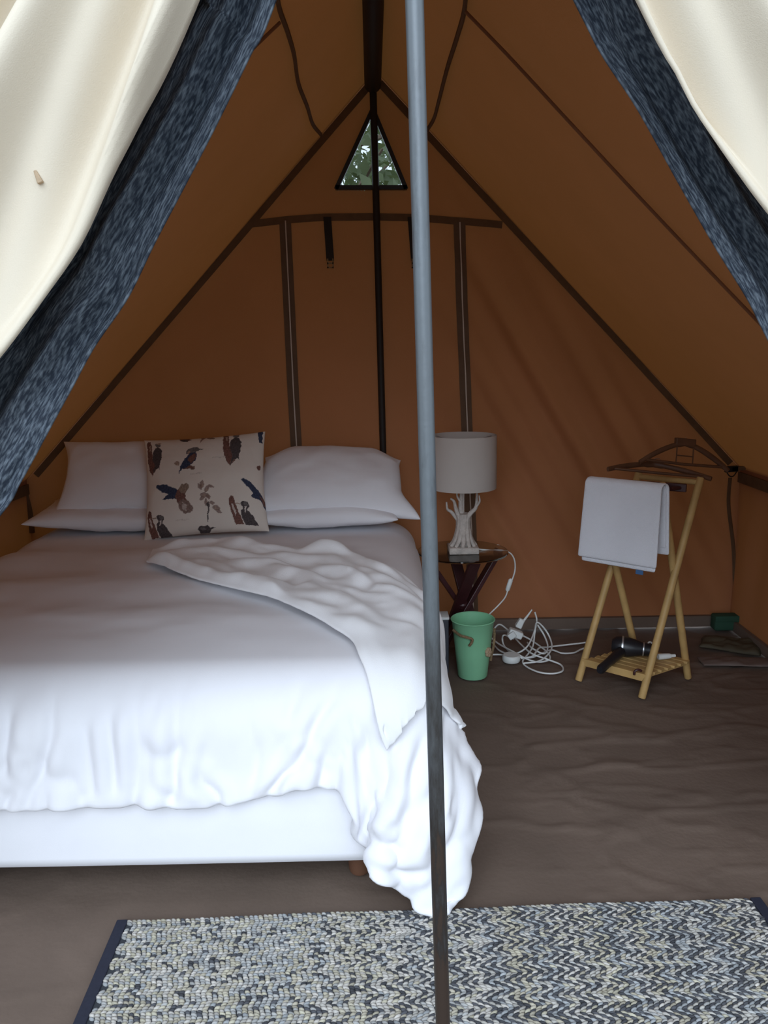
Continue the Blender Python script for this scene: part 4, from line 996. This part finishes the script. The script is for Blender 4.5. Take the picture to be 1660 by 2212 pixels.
# ------------------------------------------------------------------ clutter in the right rear corner
gp = ony(1566, 1362, 4.05)
gb = empty('pouch', (gp[0], 4.05, 0), 'dark green cloth pouch in the right rear corner of the tent', 'pouch')
bm_obj('pouch_body', rbox((gp[0] - 0.065, 4.02, 0.002), (gp[0] + 0.068, 4.09, 0.085), 0.012, 3), M['greenbag'], gb)
bm_obj('pouch_flap', rbox((gp[0] - 0.067, 4.014, 0.055), (gp[0] + 0.070, 4.022, 0.087), 0.003, 2), M['greenbag'], gb)
def crumple(name, c, sx, sy, h, m, label, cat, seed, rot=0.0):
    u = np.linspace(-1, 1, 36); v = np.linspace(-1, 1, 26); Uu, Vv = np.meshgrid(u, v, indexing='ij')
    q = np.stack([Uu * sx, Vv * sy, 0 * Uu], -1)
    b = np.clip(1 - np.abs(Uu) ** 4, 0, 1) ** 0.5 * np.clip(1 - np.abs(Vv) ** 4, 0, 1) ** 0.5
    z = h * b * (0.7 + 0.6 * fbm(q, 12, seed)) + 0.002
    x = Uu * sx * (1 + 0.08 * fbm(q, 8, seed + 3)); y = Vv * sy * (1 + 0.10 * fbm(q, 8, seed + 6))
    cr, sr = cos(rot), sin(rot)
    o = grid(name, np.stack([c[0] + x * cr - y * sr, c[1] + x * sr + y * cr, np.maximum(z, 0.002)], -1), m)
    s = o.modifiers.new('thick', 'SOLIDIFY'); s.thickness = 0.004; s.offset = 1
    return tag(o, label, cat)
crumple('folded_tarp', onz(1580, 1396), 0.14, 0.085, 0.035, M['olive'], 'folded olive tarp lying on the floor in the right rear corner', 'tarp', 4.0, radians(-28))
crumple('plastic_sheet', onz(1600, 1432), 0.19, 0.05, 0.014, M['plastic'], 'crumpled grey plastic sheet in front of the folded olive tarp', 'sheet', 14.0, radians(-6))

# ------------------------------------------------------------------ rug
RL = onz(257, 1995, 0); RRr = onz(1640, 1946, 0)
rx = RRr - RL; RW = float(np.linalg.norm(rx)); rx /= RW; ry = np.array((rx[1], -rx[0], 0)); RD = 0.62
rug = empty('rug', tuple(RL + rx * RW / 2 + ry * RD / 2), 'grey and cream herringbone woven rug with dark side bindings', 'rug')
def rp(a, b, z): return RL + rx * a + ry * b + np.array((0, 0, z))
MB().box(rp(RW / 2, RD / 2, 0.0035), (RW / 2 - 0.01, RD / 2 - 0.004, 0.0025), (Vector(rx), Vector(-ry), (0, 0, 1))).build('backing', M['backing'], rug, smooth=False)
for a in (0.010, RW - 0.010):
    o = MB().bar(rp(a, -0.002, 0.006), rp(a, RD, 0.006), 0.030, 0.011).build('binding', M['binding'], rug, smooth=False, bevel=0.003)
    o['label'] = 'dark navy cloth binding'
row, pitch, amp = 0.0086, 0.0130, 0.046
na = int((RW - 0.044) / pitch) + 4; nb = int(RD / row)
ia, ib = np.meshgrid(np.arange(na), np.arange(nb), indexing='ij'); ia = ia.ravel(); ib = ib.ravel()
ph = (ib % 6); zig = np.array([1, 3, 5, 5, 3, 1])[ph] / 6.0 * amp            # three stitches up, three stitches back
sg = np.where(ph < 3, 1, -1)
cx = 0.010 + ia * pitch + zig + (rng.random(len(ia)) - 0.5) * 0.0022; cy = (ib + 0.35) * row + (rng.random(len(ia)) - 0.5) * 0.0016
ok = (cx > 0.026) & (cx < RW - 0.026); ia, ib, cx, cy, sg = ia[ok], ib[ok], cx[ok], cy[ok], sg[ok]
wave = 0.0025 * np.sin(cx * 9.0)
right = sstep(0.35, 1.0, cx)
ang = sg * np.radians(30.5) + (rng.random(len(ia)) - 0.5) * 0.3 * (1.15 - right)
Ln = (0.0082 + 0.0022 * right) * (0.85 + 0.3 * rng.random(len(ia))); Wd = (0.0047 - 0.0006 * right) * (0.9 + 0.25 * rng.random(len(ia))); Ht = 0.0062 * (0.85 + 0.4 * rng.random(len(ia)))
kk = np.arange(8) * 2 * pi / 8
tmpl = np.concatenate([np.stack([np.cos(kk), np.sin(kk), 0 * kk], -1), np.stack([0.86 * np.cos(kk), 0.86 * np.sin(kk), 0 * kk + 0.62], -1), np.array([[0, 0, 1.0]])])
tf = [(k, (k + 1) % 8, 8 + (k + 1) % 8, 8 + k) for k in range(8)]; tf3 = [(8 + k, 8 + (k + 1) % 8, 16, 16) for k in range(8)]
lx_ = tmpl[None, :, 0] * Ln[:, None]; ly_ = tmpl[None, :, 1] * Wd[:, None]
ax_ = cx[:, None] + lx_ * np.cos(ang)[:, None] - ly_ * np.sin(ang)[:, None]; ay_ = cy[:, None] + lx_ * np.sin(ang)[:, None] + ly_ * np.cos(ang)[:, None] + wave[:, None]
az_ = 0.006 + tmpl[None, :, 2] * Ht[:, None]
V = RL + rx * ax_[..., None] + ry * ay_[..., None] + np.array((0, 0, 1.0)) * az_[..., None]
nl = len(ia); base = (np.arange(nl) * 17)[:, None]
faces = []
tfa = np.array(tf); t3 = np.array([f[:3] for f in tf3])
quads = (tfa[None] + base[:, :, None]).reshape(-1, 4).tolist(); tris = (t3[None] + base[:, :, None]).reshape(-1, 3).tolist()
me = bpy.data.meshes.new('woven_loops'); me.from_pydata(V.reshape(-1, 3).tolist(), [], quads + tris)
pal = np.array([(0.44, 0.42, 0.39), (0.38, 0.38, 0.375), (0.46, 0.43, 0.34), (0.32, 0.335, 0.35), (0.50, 0.47, 0.435), (0.42, 0.385, 0.31)])
pick = (rng.integers(0, len(pal), na + 8)[ia] + (rng.random(nl) < 0.35 * (1.4 - right)) * rng.integers(0, 6, nl)) % len(pal)
pc = pal[pick] * (0.75 + 0.4 * rng.random((nl, 1)))
dk_ = np.where(ia % 2 == 0, 0.10 + 0.66 * right, 0.07 * (1 - right) + 0.02) > rng.random(nl)
pc[dk_] = np.array((0.068, 0.070, 0.080)) * (0.7 + 0.7 * rng.random((dk_.sum(), 1)))
c4 = np.ones((nl, 17, 4)); c4[..., :3] = pc[:, None, :]
at = me.color_attributes.new('Col', 'FLOAT_COLOR', 'POINT'); at.data.foreach_set('color', c4.ravel())
o = link('woven_loops', me, M['loops'], rug); o['kind'] = 'stuff'

# ------------------------------------------------------------------ trees behind the tent
def tree(x, y, h, crown, nleaf, label, seed, spread=0.9):
    t = empty('tree', (x, y, -0.03), label, 'tree', None); r = random.Random(seed)
    tp = smooth_path([(x, y, -0.05), (x + 0.08, y, h * 0.3), (x - 0.05, y + 0.05, h * 0.6), (x + 0.1, y, h)], 5)
    MB().tube(tp, np.linspace(0.11, 0.03, len(tp)), 9).build('trunk', M['bark'], t)
    tips = []
    for k in range(9):
        z = h * (0.45 + 0.05 * k); a = r.uniform(0, 2 * pi); L = crown * r.uniform(0.5, 1.0)
        p1 = (x + L * 0.5 * cos(a), y + L * 0.5 * sin(a), z + 0.25); p2 = (x + L * cos(a), y + L * sin(a), z + 0.35 + r.uniform(-0.1, 0.4))
        P_ = smooth_path([(x, y, z), p1, p2], 4); MB().tube(P_, np.linspace(0.035, 0.008, len(P_)), 6).build('branch', M['bark'], t)
        tips += [p1, p2]
    lv = MB(); R_ = np.random.default_rng(seed)
    for k in range(nleaf):
        c = np.array(tips[R_.integers(len(tips))]) + R_.normal(0, spread * 0.33, 3)
        d = R_.normal(0, 1, 3); d[2] -= 0.4; d /= np.linalg.norm(d); s = np.cross(d, R_.normal(0, 1, 3)); s /= np.linalg.norm(s); L = R_.uniform(0.09, 0.20)
        b = len(lv.v); lv.v += [tuple(c), tuple(c + d * L * 0.5 + s * L * 0.24), tuple(c + d * L), tuple(c + d * L * 0.5 - s * L * 0.24)]; lv.f.append((b, b + 1, b + 2, b + 3))
    f = lv.build('foliage', M['leaf'], t, smooth=False); f['kind'] = 'stuff'
tree(-0.45, 8.2, 4.2, 1.5, 2300, 'leafy green tree seen through the gable window on the left', 3)
tree(1.2, 12.5, 4.6, 1.5, 2300, 'leafy green tree farther back seen through the gable window on the right', 9)
